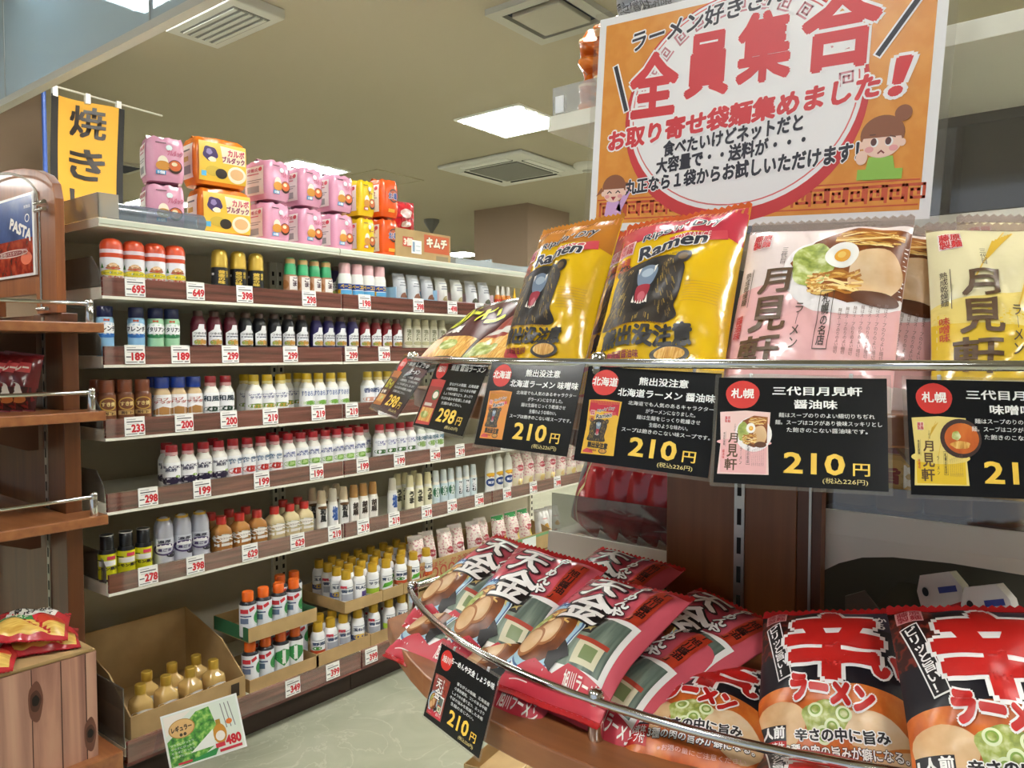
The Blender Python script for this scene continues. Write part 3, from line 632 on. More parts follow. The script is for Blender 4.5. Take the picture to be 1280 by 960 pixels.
# ------------------------------------------------------------------ flexible packs
def pack_mb(w, h, T, base, art=None, seal=None, sealh=.035, bend=0.0, seed=0, back=None, nx=40, ny=52, wr=1.0, maxlen=.035, fold=.0, bottomseal=True, tuck=.03, av=(0, 1)):
    """a filled film pack lying in its own x-y plane, face towards +z, origin at its centre on the back"""
    rnd = random.Random(seed); ph = [rnd.uniform(0, 6.28) for _ in range(8)]; fq = [rnd.uniform(3, 8) for _ in range(8)]
    def prof(s, v):
        e = max(0.0, min(1.0, s)); g = max(0.0, min(1.0, v))
        px = max(0, 1-abs(2*e-1)**2.7); py = max(0, 1-abs(2*g-1)**3.0)
        return (px**.75)*(py**.75)
    cr = [(rnd.uniform(.2, .8), rnd.uniform(.2, .8), rnd.uniform(0, PI)) for _ in range(5)]
    def face(s, v, L=0):
        s = min(max(s, .0), 1.0); p = prof(s, v)
        z = T*p*(.94+.08*math.sin(fq[0]*s+ph[0])*math.sin(fq[1]*v+ph[1]))
        edge = math.exp(-((v-1)/.16)**2)+math.exp(-(v/.16)**2)
        z += wr*T*.06*edge*math.sin(17*s+ph[2]+2*math.sin(5*s+ph[5]))*(1 if p > .02 else .3)+wr*T*.04*math.sin(fq[3]*2*s+fq[4]*2*v+ph[3])*p
        for cx, cy, q in cr:                           # soft creases
            d = (s-cx)*math.sin(q)-(v-cy)*math.cos(q); al = (s-cx)*math.cos(q)+(v-cy)*math.sin(q)
            z -= wr*T*.15*math.exp(-(d/.055)**2)*math.exp(-(al/.35)**2)*p
        z += bend*-(max(0, .42-v)**2)*w*3
        x = (s-.5)*w*(1-tuck*math.sin(PI*max(0, min(1, v)))); y = (v-.5)*h
        return (x, y, z+.001+LAY*L)
    def rear(s, v):
        p = prof(s, v); x = (s-.5)*w*(1-tuck*math.sin(PI*v))
        return (x, (v-.5)*h, -T*.28*p-.0012+bend*-(max(0, .42-v)**2)*w*3)
    b = MB(); n = (nx+1)*(ny+1)
    fv = [face(i/nx, j/ny) for j in range(ny+1) for i in range(nx+1)]; rv = [rear(i/nx, j/ny) for j in range(ny+1) for i in range(nx+1)]
    ff = []; fs_ = []; rf = []
    for j in range(ny):
        for i in range(nx):
            q = j*(nx+1)+i; f = (q, q+1, q+nx+2, q+nx+1)
            (fs_ if seal and (j >= ny-1 or (bottomseal and j < 1)) else ff).append(f); rf.append((q, q+nx+1, q+nx+2, q+1))
    b.add(fv, ff, base, True)
    if fs_: b.add(fv, fs_, seal, True)
    b.add(rv, rf, back or base, True)
    rim = [i for i in range(nx+1)]+[j*(nx+1)+nx for j in range(1, ny+1)]+[ny*(nx+1)+i for i in range(nx-1, -1, -1)]+[j*(nx+1) for j in range(ny-1, 0, -1)]
    m = len(rim); b.add([fv[i] for i in rim]+[rv[i] for i in rim], [(k, k+m, (k+1) % m+m, (k+1) % m) for k in range(m)], base, True)
    if seal:                                           # crimped seal strips with a saw-tooth edge
        for v0, v1 in (((1.0, 1.0+sealh), (-sealh, 0)) if bottomseal else ((1.0, 1.0+sealh),)):
            k = 40; vs = []
            for i in range(k+1):
                s_ = i/k; zz = face(s_, 1 if v0 > .5 else 0)[2]+(.0012 if i % 2 else -.0012)
                for vv in (v0, v1):
                    tooth = (.008 if i % 2 else 0) if vv not in (0, 1.0) else 0
                    vs.append(((s_-.5)*w, (vv-.5+(tooth if v0 > .5 else -tooth))*h, zz))
            b.add(vs, [(2*i, 2*i+2, 2*i+3, 2*i+1) for i in range(k)], seal, True)
            b.add([(p[0], p[1], p[2]-.0015) for p in vs], [(2*i, 2*i+1, 2*i+3, 2*i+2) for i in range(k)], seal, True)
    if art: b.art(art, lambda s, v, L: face(s, av[0]+(av[1]-av[0])*min(max(v, 0), 1), L), maxlen)
    return b

# --- designs
NOODLE = noisy('noodle_photo', [(.3, '#a86a2a'), (.5, '#d8a24a'), (.7, '#efd28a')], (6, 1, 1), 22, 5, .4, dist=2)
BROTH = noisy('broth_photo', [(.3, '#5a2c12'), (.55, '#8a4a1c'), (.8, '#b8742c')], (1, 1, 1), 26, 4, .35)
ORANGEBROTH = noisy('orange_broth_photo', [(.3, '#a8481a'), (.55, '#cf6a28'), (.8, '#e89a4a')], (2, 1, 1), 18, 4, .35)
GREENS = noisy('scallion_photo', [(.35, '#7a8a3a'), (.5, '#a8b45a'), (.65, '#dbe0b0')], (1, 1, 1), 70, 3, .4)
PORK = noisy('pork_photo', [(.3, '#c99a66'), (.55, '#e0bf94'), (.8, '#efdcc0')], (1, 1, 1), 18, 4, .4)
SHOP = noisy('shop_photo', [(.3, '#2f3a36'), (.5, '#5a6a60'), (.7, '#8a9a8a')], (8, 1, 1), 8, 3, .45)
def noodles(a, cx, cy, rx, ry, L, n=16, seed=1, cols=('#e2b964', '#c98f3e', '#f0d595', '#b3742c')):
    r_ = random.Random(seed)
    for k in range(n):
        q = r_.uniform(-.5, .5); y0 = r_.uniform(-.8, .8); w_ = math.sqrt(max(.05, 1-y0*y0)); p = []
        for i in range(7):
            t = -1+i/3; p.append((cx+rx*t*w_*.95, cy+ry*(y0+.22*math.sin(3*t+k)+q*t*.5)))
        a.line(cols[k % 4], p, ry*.17, L+.02*(k % 8))
    return a
def bowl(a, cx, cy, rx, ry, dish='#a9cfe0', dish2='#4a6a9a', broth=BROTH, L=2):
    a.ell(dish, cx, cy, rx, ry, L); a.ring(dish2, cx, cy, rx*.97, ry*.97, rx*.05, ry*.05, L+.4); a.ring('#e4f0f4', cx, cy, rx, ry, rx*.03, ry*.03, L+.5)
    a.ell(broth, cx, cy, rx*.8, ry*.8, L+.5); return a
RED = '#cf3f50'
TEN = Art()      # red shop-front ramen pack
TEN.rect('#f1efec', .02, .10, .93, .56, 1).rect(SHOP, .06, .15, .89, .52, 1.5).rect('#d8d2b4', .62, .17, .84, .30, 1.8).rect('#b0402c', .58, .30, .86, .33, 1.9).rect('#7a8a5a', .68, .2, .8, .28, 2)
TEN.rect('#c8d8d0', .10, .15, .5, .22, 1.8).rect('#26221f', .34, .36, .66, .54, 1.8).text('#d8c27a', '★★', .42, .38, .66, .47, L=2.2)
bowl(TEN, .24, .33, .33, .27); noodles(TEN, .27, .455, .17, .075, 3.2, 14, 5); TEN.ell(PORK, .27, .32, .12, .11, 3.4, wob=.05).ring('#a86a3a', .27, .32, .122, .112, .02, .02, 3.6).ell(PORK, .15, .24, .12, .10, 3.7, wob=.05).ring('#a86a3a', .15, .24, .122, .102, .02, .02, 3.9).ell(GREENS, .09, .38, .05, .10, 3.8, rot=-.5, wob=.12)
for k in range(9): TEN.line('#3f5f98', [(.02+.03*k, .555+.004*(k % 3)), (.04+.03*k, .60-.01*(k % 2))], .012, 3.4)
TEN.poly('#c23444', [(0, .0), (1, 0), (1, .12), (.62, .16), (.5, .1), (.3, .14), (0, .05)], 2.6)
TEN.poly('#1c1a1c', [(.40, .13), (.47, .10), (.52, .16), (.60, .19), (.55, .24), (.50, .27), (.47, .21), (.39, .19)], 4)
TEN.text('#f6efe8', '旭川ラーメン', .62, .05, .97, .13, L=4, bold=.03).rect('#e8d8d0', .1, .03, .3, .035, 4)
TEN.text('#f5f2ee', '天', .18, .71, .54, .92, L=5, bold=.03, edge='#3a1a1c', ebold=.05).text('#f5f2ee', '金', .22, .44, .62, .70, L=5, bold=.03, edge='#1c1818', ebold=.05)
TEN.text('#f5f2ee', 'らーめんや', .60, .58, .71, .96, L=5, v=True, bold=.05, edge='#3a1a1c', ebold=.06).rect('#b83a22', .77, .56, .90, .94, 3).text('#2a1210', '「旭川醤油」', .79, .57, .88, .93, L=4.5, v=True, bold=.03)
TEN.rect('#d88a8a', .02, .89, .13, .975, 3).text('#a82430', '藤原\n製麺', .03, .895, .12, .97, L=4, bold=.02)
for k in range(5): TEN.text('#a83040', '伝統の味を旭川から', .02, .64+.045*k, .22+.02*k, .665+.045*k, L=3)
TENF = film('#d8606f'); SEALR = film('#b8282a')
KARA = Art()     # hot ramen pack, black with a huge red character
KARA.rect('#17141c', 0, .36, 1, .97, 1).rect(noisy('pepper_photo', [(.42, '#3a1614'), (.5, '#7a2a1c'), (.6, '#20100f')], (1, 1, 1), 60, 2, .4), 0, .62, .26, .97, 1.4).rect('#2c2438', .55, .80, 1, .97, 1.3)
KARA.rect(ORANGEBROTH, 0, 0, 1, .36, 1.2).ell(ORANGEBROTH, .5, .36, .52, .06, 1.5).ell(PORK, .18, .22, .17, .12, 2, wob=.06).ell(PORK, .80, .16, .22, .11, 2, rot=-.3, wob=.05).line('#c8742c', [(.62, .12), (.8, .10), (.98, .14)], .015, 2.4).ell(GREENS, .48, .23, .15, .09, 2.4, wob=.1)
for cx, cy in ((.42, .27), (.52, .19), (.60, .25), (.46, .16)): KARA.ring('#dfe8c0', cx, cy, .05, .038, .016, .012, 2.8).ring('#86a848', cx, cy, .034, .026, .01, .008, 2.9)
KARA.text('#c0201c', '辛', .24, .44, .84, .92, L=5, bold=.06, edge='#f2f0ee', ebold=.04).text('#c0201c', 'い', .80, .48, .98, .62, L=5, bold=.07, edge='#f2f0ee', ebold=.06)
KARA.text('#c0201c', 'ラーメン', 0, 0, 1, 1, L=5.4, bold=.08, edge='#f2f0ee', ebold=.07, quad=[(.26, .34), (.78, .26), (.80, .37), (.26, .47)]).text('#e8e4e0', 'から', .83, .80, .90, .90, L=5, v=True, bold=.03)
KARA.poly('#f2f0ee', [(.045, .84), (.155, .87), (.265, .47), (.165, .44)], 4).poly('#131014', [(.055, .835), (.15, .86), (.255, .475), (.17, .45)], 4.4)
KARA.text('#f4f2f0', 'ピリッと旨い！', 0, 0, 1, 1, L=5.2, v=True, bold=.03, quad=[(.18, .465), (.24, .48), (.135, .845), (.07, .83)])
KARA.rect('#17141c', .02, .13, .22, .205, 3).text('#f2f0ee', '1人前', .03, .14, .21, .197, L=4, bold=.04).rect('#b8201e', .02, .04, .22, .13, 3).text('#f2f0ee', '濃縮液体\nスープ付', .035, .047, .205, .123, L=4, bold=.02)
KARA.text('#1a1416', '辛さの中に旨み', .28, .135, .86, .185, L=4, bold=.04, edge='#f4f2f0', ebold=.09).rect('#d9a0a0', .04, .88, .2, .965, 4).text('#a82430', '藤原\n製麺', .05, .885, .19, .96, L=4.6, bold=.02)
KARA.text('#f2c8c0', '※お湯の量にご注意ください', .3, .03, .9, .05, L=4).text('#f6f2ee', '3種の肉の旨みが癖になる。', .22, .075, .95, .118, L=4, bold=.03, edge='#2a1414', ebold=.06)
KARAF = film('#1b1820')
def BEARART(top, word):
    a = Art(); a.rect(film(top), 0, .80, 1, 1, .6).poly(film(top), [(0, .80), (.1, .70), (.12, .80)], .7).poly(film(top), [(1, .80), (1, .73), (.8, .80)], .7)
    for k in range(26): a.line('#c9752c', [(.02+.039*k, .955), (.02+.039*k, .995)], .014, 1.2)
    a.text('#232434', "Ripe'n' Dry", 0, 0, 1, 1, L=4, bold=.02, edge='#f2efe6', ebold=.045, quad=[(.28, .76), (.85, .84), (.86, .92), (.28, .83)])
    a.poly('#c8404c', [(.5, .765), (.9, .81), (.92, .745), (.55, .72)], 2).text('#f0e6dc', word, 0, 0, 1, 1, L=3, quad=[(.55, .735), (.80, .765), (.80, .80), (.55, .77)])
    a.text('#232434', 'Ramen', 0, 0, 1, 1, L=4.4, bold=.035, edge='#f2efe6', ebold=.05, quad=[(.28, .65), (.78, .71), (.79, .79), (.28, .73)])
    a.rect('#e8c8c0', .06, .71, .21, .81, 2).text('#b8303c', '藤原\n製麺', .07, .72, .20, .80, L=3, bold=.03).text('#b8502a', '北海道\nラーメン', .04, .60, .22, .69, L=3, bold=.05).text('#3a2a1a', 'ONLY HOKKAIDO TASTE', .5, .635, .74, .65, L=3).text('#d8902c', 'WILDERNESS NATURE HOKKAIDO', .25, .925, .75, .94, L=3)
    BR, BR2 = '#2a211b', '#6d582e'
    a.poly(BR, smooth([(.08, .235), (.115, .35), (.105, .46), (.12, .55), (.17, .60), (.26, .632), (.40, .65), (.54, .64), (.64, .60), (.69, .53), (.665, .42), (.645, .33), (.675, .235), (.36, .225)]), 2).ell(BR, .150, .612, .062, .045, 2.1).ell(BR, .660, .612, .062, .045, 2.1)
    rb = random.Random(7)
    for k in range(240):
        rx = rb.uniform(.13, .62); ry = rb.uniform(.26, .60)
        if .27 < rx < .49 and ry > .30: continue
        dx = (rx-.38)*.06; a.line(BR2 if k % 3 else '#a08538', [(rx, ry), (rx+dx, ry-.02-.01*(k % 2))], .0065, 2.4)
    a.ell('#6a5230', .150, .612, .036, .025, 2.5).ell('#6a5230', .660, .612, .036, .025, 2.5).ell('#c8a86a', .25, .575, .016, .009, 2.6).ell('#c8a86a', .56, .60, .016, .009, 2.6).ell('#0c0a0a', .252, .575, .008, .007, 2.8).ell('#0c0a0a', .56, .60, .008, .007, 2.8)
    a.poly('#120e0d', smooth([(.29, .565), (.33, .605), (.41, .618), (.48, .60), (.505, .54), (.48, .44), (.45, .35), (.40, .30), (.345, .31), (.315, .38), (.30, .47)]), 3).ell('#0a0808', .405, .625, .05, .022, 3.2)
    a.poly('#73849a', smooth([(.325, .57), (.40, .595), (.47, .57), (.48, .52), (.445, .455), (.36, .45), (.325, .51)]), 3.4).ell('#a9b8c6', .40, .54, .05, .03, 3.5).poly('#9f2436', smooth([(.345, .45), (.44, .455), (.44, .40), (.40, .345), (.355, .355)]), 3.6).ell('#c4606c', .395, .385, .028, .03, 3.7)
    for k in range(6): a.poly('#efeade', [(.335+.019*k, .335+.006*abs(k-2.5)), (.351+.019*k, .335+.006*abs(k-2.5)), (.343+.019*k, .362)], 4)
    for k in range(2): a.poly('#efeade', [(.318+.128*k, .572+.008*k), (.343+.128*k, .58+.005*k), (.331+.125*k, .53)], 4).poly('#efeade', [(.325+.10*k, .35), (.345+.10*k, .345), (.333+.105*k, .395)], 4)
    a.text('#8a5a1a', 'HOKKAIDO SOY SAUCE RAMEN', .14, .212, .6, .226, L=3)
    a.text('#1e1812', '熊出没注意', .13, .10, .80, .205, L=4, bold=.06)
    a.ell('#3a3530', .66, .055, .14, .05, 3).ell(NOODLE, .66, .058, .11, .036, 3.5).poly('#c8404c', [(0, .03), (.12, .085), (.3, .06), (.35, 0), (0, 0)], 2).text('#8a2a24', '北海道醤油味', .2, .035, .45, .075, L=3.6, bold=.03)
    for k in range(8): a.rect('#c89a20', .70, .33+.018*k, .93, .333+.018*k, 1.5)
    return a
BEARM, BEARS = BEARART('#c07a2a', 'MISO'), BEARART('#c43a4c', 'SOY SAUCE')
YEL = film('#e9bd1c')
def MOONART(kind_):
    a = Art(); brown = '#5a4026'
    if kind_ == 'soy':
        a.rect(film('#eeb9ba'), 0, 0, 1, .52, .6).ell(film('#eeb9ba'), .5, .5, .6, .06, .7)
        a.ell('#f2ecec', .70, .64, .40, .29, 1.2).poly(BROTH, [(.34, .68), (.46, .86), (.7, .95), (1, .93), (1, .5), (.72, .42), (.5, .48)], 2)
        a.ell(GREENS, .48, .68, .13, .16, 2.6, wob=.08).ell(PORK, .84, .62, .15, .17, 2.7, wob=.05).ell('#5a3016', .86, .47, .13, .05, 2.9)
        noodles(a, .78, .86, .20, .06, 2.6, 18, 3); noodles(a, .62, .56, .17, .09, 2.7, 18, 4)
        a.ell('#f4f1ea', .64, .74, .10, .085, 3.2).ell('#e8a52c', .645, .735, .048, .04, 3.6).ell('#f0c860', .64, .74, .025, .02, 3.8)
    else:
        a.rect(film('#e6c23c'), 0, 0, 1, .40, .6).ell(film('#e9d27a'), .5, .40, .6, .10, .7)
        a.ell('#3a2420', .93, .70, .42, .30, 1.6).ell(ORANGEBROTH, .95, .70, .35, .235, 2).ell(NOODLE, .92, .6, .2, .06, 2.4, wob=.1).ell(GREENS, .84, .74, .09, .07, 2.6, wob=.1)
        for k in range(7): a.line('#dcb33c', [(.30, .72), (.36+.02*k, .86+.012*k)], .012, 1.4)
        a.line('#dcb33c', [(.18, .50), (.34, .80), (.44, .95)], .008, 1.3).line('#dcb33c', [(.46, .42), (.52, .62)], .01, 1.3)
    a.rect('#efe3e0', .055, .815, .185, .935, 2).text('#c82f30', '藤原\n製麺', .06, .82, .18, .93, L=3, bold=.03)
    a.text('#4a3a2c', '三代目', .27, .68, .31, .80, L=3, v=True)
    a.text(brown, '月', .16, .49, .36, .645, L=3.5, bold=.03).text(brown, '見', .14, .255, .37, .46, L=3.5, bold=.03).text(brown, '軒', .10, .04, .36, .225, L=3.5, bold=.03)
    a.text('#4a3a2c', 'ラーメン', .42, .14, .47, .42, L=3, v=True, bold=.01).line('#4a3a2c', [(.56, .49), (.64, .49)], .005, 3).line('#4a3a2c', [(.56, .14), (.64, .14)], .005, 3).line('#4a3a2c', [(.56, .14), (.56, .49)], .004, 3).line('#4a3a2c', [(.64, .14), (.64, .49)], .004, 3)
    a.text('#3a3028', '札幌の名店', .577, .16, .623, .47, L=3, v=True, bold=.02).text('#4a3a2c', '熟成乾燥麺', .045, .44, .085, .66, L=3, v=True, bold=.01).line('#4a3a2c', [(.10, .42), (.10, .67)], .004, 3)
    a.text('#c8383c' if kind_ == 'soy' else '#c8502c', '醤油味' if kind_ == 'soy' else '味噌味', .035, .22, .085, .37, L=3, v=True, bold=.02)
    for k in range(7): a.text('#7a5a50', '麺はスープのりのよい細切', .68+.04*k, .12, .70+.04*k, .38+.012*k, L=3, v=True)
    return a
MOONS, MOONM = MOONART('soy'), MOONART('miso')
PINKF, CREAMF = film('#ecdcd9'), film('#e9dfb4')
SEALC = clear('seal_film', '#e8dcd6', .15, .25, '#d8ccc8', .2)

def put_pack(mesh, name, c, up, n, label, cat, group=None, lift=0):
    o = bpy.data.objects.new(name, mesh); COL.objects.link(o); m = frame(c, up, n)
    o.matrix_world = m @ Matrix.Translation((0, 0, lift)); return tag(o, label, cat, group)
# ------------------------------------------------------------------ on top of the left shelving
def multipack(w, d, h, col, side, art, seed=0):
    """brick of five noodle packs in one film wrap; origin at the base centre, face towards -y"""
    m = film(col); b = MB(); rnd = random.Random(seed); n = 8; vs = []; k = 4*n; rows = 12; rings = []
    def P(a, t):                                    # rounded box ring
        ca, sa = math.cos(a), math.sin(a); q = (abs(ca)**7+abs(sa)**7)**(-1/7); f = 1-.10*abs(2*t-1)**5
        z = h*t+.004*math.sin(9*a+seed)*(1 if t > .8 else 0)
        return (w/2*q*ca*f, d/2*q*sa*f, z)
    for j in range(rows+1):
        for i in range(k): vs.append(P(2*PI*i/k+PI/4, j/rows))
    fs = [(j*k+i, j*k+(i+1) % k, (j+1)*k+(i+1) % k, (j+1)*k+i) for j in range(rows) for i in range(k)]
    b.add(vs, fs, m, True); b.add(vs[:k], [tuple(range(k-1, -1, -1))], m); b.add(vs[-k:], [tuple(range(k))], m, True)
    x = [(-.3*w, 0, h), (.3*w, 0, h)]               # crimped fin of the wrap on top
    b.add([(-.42*w, -.02, h-.002), (.42*w, -.02, h-.002), (.42*w, .0, h+.013), (-.42*w, .0, h+.013), (.42*w, .02, h-.002), (-.42*w, .02, h-.002)], [(0, 1, 2, 3), (3, 2, 4, 5)], m, True)
    b.art(art, lambda s, v, L: ((s-.5)*w*.92, -d/2*(1-.10*abs(2*v-1)**5)-.0015-LAY*L, h*(.04+.92*v)), .15)
    b.art(side, lambda s, v, L: (-w/2*(1-.10*abs(2*v-1)**5)-.0015-LAY*L, (.5-s)*d*.92, h*(.04+.92*v)), .15)
    return b.mesh('noodle_multipack')
def mp_face(c, bowlc, words_, wc, badge):
    a = Art().ell('#f0e4d0', .40, .42, .15, .17, 1.5).ell('#c98a34', .40, .34, .2, .12, 2).ell('#3a2418', .74, .34, .2, .17, 2).ell(bowlc, .74, .36, .17, .13, 2.4).ell('#e8d8b0', .72, .40, .08, .05, 2.8)
    a.rect(badge, .2, .12, .48, .22, 2).text('#f4f4f4', '5個', .24, .135, .44, .205, L=3, bold=.04).ell('#d8e8ea', .58, .80, .09, .07, 2)
    a.text(wc, words_, .52, .6, .95, .74, L=3, bold=.04).rect('#3a2a2a', .2, .9, .5, .92, 2); return a
side = Art().rect('#eee9e4', .12, .1, .88, .9, 1).text('#b8485a', '栄養成分', .2, .74, .8, .84, L=2, bold=.03).rect('#c86a7a', .2, .66, .7, .69, 2).rect('#8a8a8a', .2, .5, .8, .52, 2).rect('#8a8a8a', .2, .44, .7, .46, 2).ell('#c8404c', .76, .8, .07, .06, 2.4).rect('#9a9a9a', .2, .16, .7, .34, 2)
PINKM = multipack(.105, .15, .140, '#d79ab4', side, mp_face('#dc8fae', '#c8602c', 'ブルダック', '#c2607e', '#4a9ad0'), 1)
PINKD = multipack(.118, .115, .140, '#d79ab4', side, mp_face('#dc8fae', '#c8602c', 'ブルダック', '#c2607e', '#4a9ad0'), 2)
YELM = multipack(.085, .15, .140, '#e6c01e', side, mp_face('#e6c01e', '#b8602c', 'チーズ', '#8a3a1a', '#c8402c'), 3)
ORM = multipack(.095, .15, .152, '#e2581e', side, Art().ell('#3a2a20', .62, .6, .3, .2, 2).ell('#b8542a', .62, .6, .26, .16, 2.3).text('#2a4a8a', '太い麺', .3, .5, .8, .68, L=3, bold=.06, edge='#f0e8d8', ebold=.05).rect('#e8a83a', .3, .1, .7, .2, 2), 4)
big = Art().rect('#e6b93c', .02, .04, .98, .96, .8).poly('#efe2c0', [(.45, .9), (.96, .86), (.96, .5), (.5, .5)], 1.2).text('#c2405a', 'カルボ', .6, .68, .94, .84, L=3, bold=.04).text('#8a3a5a', 'ブルダック', .48, .52, .94, .66, L=3, bold=.05)
big.ell('#3a2258', .24, .68, .15, .17, 1.6, wob=.12).ell('#8a78a8', .22, .72, .06, .07, 1.8, wob=.1).ell('#efe2c8', .28, .55, .08, .06, 2.2, wob=.08).ell('#c8a83a', .3, .28, .16, .12, 2).ell('#2a2018', .46, .24, .12, .12, 2.2).ell('#efe0c8', .78, .26, .19, .2, 2).ell('#dcae7a', .78, .27, .14, .13, 2.4).rect('#58a8d0', .06, .14, .16, .26, 2.4)
BIG = multipack(.190, .125, .156, '#e07a1e', Art().rect('#f0ead8', .15, .1, .85, .9, 1).rect('#8a8a8a', .25, .2, .75, .4, 2).rect('#c8a03a', .25, .5, .6, .62, 2).rect('#5a5a5a', .25, .74, .7, .78, 2), big, 5)
YT = 2.52; ZT = 1.7275
def top_pack(mesh, u, z, label, y=YT, rz=0):
    o = bpy.data.objects.new('noodle_multipack', mesh); COL.objects.link(o); p = at(u, 250, 1, y)
    o.location = (p.x, y, z); o.rotation_euler = (0, 0, rz); return tag(o, label, 'noodle pack', 'noodle multipacks on the top board of the left shelving')
top_pack(PINKD, 203, ZT, 'pink noodle multipack turned sideways, lower one at the left end', rz=-.25); top_pack(PINKD, 204, ZT+.153, 'pink noodle multipack turned sideways, upper one at the left end', rz=-.28)
top_pack(BIG, 274, ZT, 'wide orange and yellow noodle multipack, lower of the pair', rz=-.12); top_pack(BIG, 269, ZT+.169, 'wide orange and yellow noodle multipack, upper of the pair', rz=-.1)
for i, u in enumerate((334, 376, 415)):
    wh = ('left', 'middle', 'right')[i]
    top_pack(PINKM, u, ZT, 'pink noodle multipack, lower row, %s of three beside the yellow ones' % wh, rz=.03*(i-1)); top_pack(PINKM, u, ZT+.153, 'pink noodle multipack, upper row, %s of three beside the yellow ones' % wh, rz=-.04*(i-1))
for k in (0, 1):
    top_pack(YELM, 445, ZT+.153*k, 'yellow noodle multipack, %s of the pair beside the orange ones' % ('lower', 'upper')[k]); top_pack(ORM, 474, ZT+.165*k, 'orange noodle multipack, %s of the pair left of the brown carton' % ('lower', 'upper')[k])
# brown carton with red print and a red pack on it
p = at(530, 300, 1, 2.44); cx = p.x
b = MB(); b.box(-.17, .17, 0, .24, 0, .125, CARTON)
a = Art().rect('#c2592c', .50, .3, .97, .92, 1).text('#f2e2cc', 'キムチ', .55, .5, .92, .82, L=2, bold=.06, edge='#7a3a1c', ebold=.05).rect('#b84a32', .12, .4, .30, .74, 1).text('#f0e0d0', '3個', .14, .45, .28, .7, L=2, bold=.05).rect('#8a7a5a', .72, .05, .95, .22, 1).rect('#f0f0ee', .27, .2, .45, .66, 1.6).rect('#8aa0b8', .29, .26, .33, .6, 2).rect('#b0bcc8', .35, .3, .43, .33, 2).rect('#b0bcc8', .35, .45, .43, .48, 2)
b.art(a, lambda s, v, L: (-.17+.34*s, -.0004-LAY*L, .125*v)); o = b.build('carton'); o.location = (cx, 2.44, ZT)
tag(o, 'brown cardboard carton with orange print on the top board', 'carton')
RDP = pack_mb(.11, .13, .05, film('#c42a34'), Art().ell('#efe0dc', .5, .6, .25, .16, 2).ell('#efe0dc', .5, .25, .2, .1, 2).rect('#8a1a22', .1, .42, .9, .46, 2), film('#a8202a'), wr=1.5, seed=9).mesh('noodle_pack')
o = put_pack(RDP, 'noodle_pack', (at(503, 262, 1, 2.53).x, 2.53, ZT+.19), (0, 0, 1), (-.3, -.95, 0), 'red noodle pack standing on the brown carton', 'noodle pack')
for u, wd, lab in ((593, .12, 'clear plastic tray on the top board, right of the brown carton'), (643, .16, 'clear plastic tray on the top board, far right beside the bear pack')):
    b = MB(); x = at(u, 320, 1, 2.45).x; g = clear('tray_plastic', '#e4eaec', .15, .35, '#dfe6e8', .2); W = wd*2.2
    for q in ((-W/2, W/2, 0, .2, 0, .003), (-W/2, W/2, 0, .003, .003, .035), (-W/2, W/2, .197, .2, .003, .05), (-W/2, -W/2+.003, .003, .197, .003, .05), (W/2-.003, W/2, .003, .197, .003, .05)): b.box(*q, g)
    o = b.build('plastic_tray'); o.location = (x, 2.45, ZT); tag(o, lab, 'tray')
b = MB(); b.lathe([(.03, 0), (.03, .30)], clear('grey_film', '#9fb0c4', .2, .4, '#8fa0b4', .2), 14); o = b.build('film_roll'); o.rotation_euler = (0, PI/2, 0); o.location = (1.13, 2.47, ZT+.031); tag(o, 'rolled grey plastic sheet lying at the left end of the top board', 'plastic roll')

# pouches in little trays and small amber bottles on the second shelf
def pouch(col, wincol, seed):
    b = pack_mb(.062, .145, .035, M(col, .35, 0, .5, .2, .1, 30), Art().ell(wincol, .5, .25, .28, .17, 2, wob=.05).rect('#8a8f96', .2, .62, .8, .66, 2).rect('#70757c', .25, .7, .75, .73, 2).rect('#9a9fa6', .15, .8, .85, .83, 2), M(col, .4), .02, seed=seed, nx=10, ny=14, maxlen=.2, wr=.6)
    return b.mesh('pouch')
P1, P2 = pouch('#c9ccd0', '#8a5a44', 1), pouch('#d6d6d0', '#a89a6a', 2); P3 = pouch('#d2d4d6', '#5a5a48', 3)
def tray_with(name, us, wpx, col, label):
    t = empty(name, (0, 0, 0)); x0, x1 = at(us[0], 350, 1, 2.45).x-.045, at(us[-1], 350, 1, 2.45).x+.045
    b = MB()
    for q in ((x0, x1, 2.42, 2.56, 1.511, 1.514), (x0, x1, 2.42, 2.423, 1.514, 1.556), (x0, x1, 2.557, 2.56, 1.514, 1.61), (x0, x0+.003, 2.423, 2.557, 1.514, 1.60), (x1-.003, x1, 2.423, 2.557, 1.514, 1.60)): b.box(*q, M(col, .6))
    o = b.build(name); bpy.data.objects.remove(t); tag(o, label, 'display tray'); return o
tray_with('display_tray', (499, 532), 18, '#9cc3dc', 'light blue display tray of pouches on the second highest shelf'); tray_with('display_tray', (551, 604), 18, '#dfc0c6', 'pale pink display tray of pouches on the second highest shelf')
for us, me, c, nm in (((499, 516, 533), P1, 'grey pouch in the light blue tray', 3), ((551, 570), P2, 'white pouch in the pink tray, beside the blue tray', 2), ((588, 604), P3, 'grey pouch in the pink tray, at its right end', 2)):
    for i, u in enumerate(us):
        put_pack(me, 'pouch', (at(u, 350, 1, 2.47).x, 2.47, 1.514+.0735), (0, .12, 1), (-.1, -1, .12), c+(', %s' % which(i, nm)), 'pouch', 'pouches on the second highest shelf')
a = Art().rect('#d8b02c', 0, .3, 1, .6, 2)
kind('amber_small', 'small_bottle', .13, .016, [(1, 0), (1, .55), (.7, .66)], [(.62, .64), (.6, .8), (.3, 1)], PL('#c8781e'), PL('#d8d4c8'), (.05, .5, M('#c23a1e', .35), 1), a, n=14)
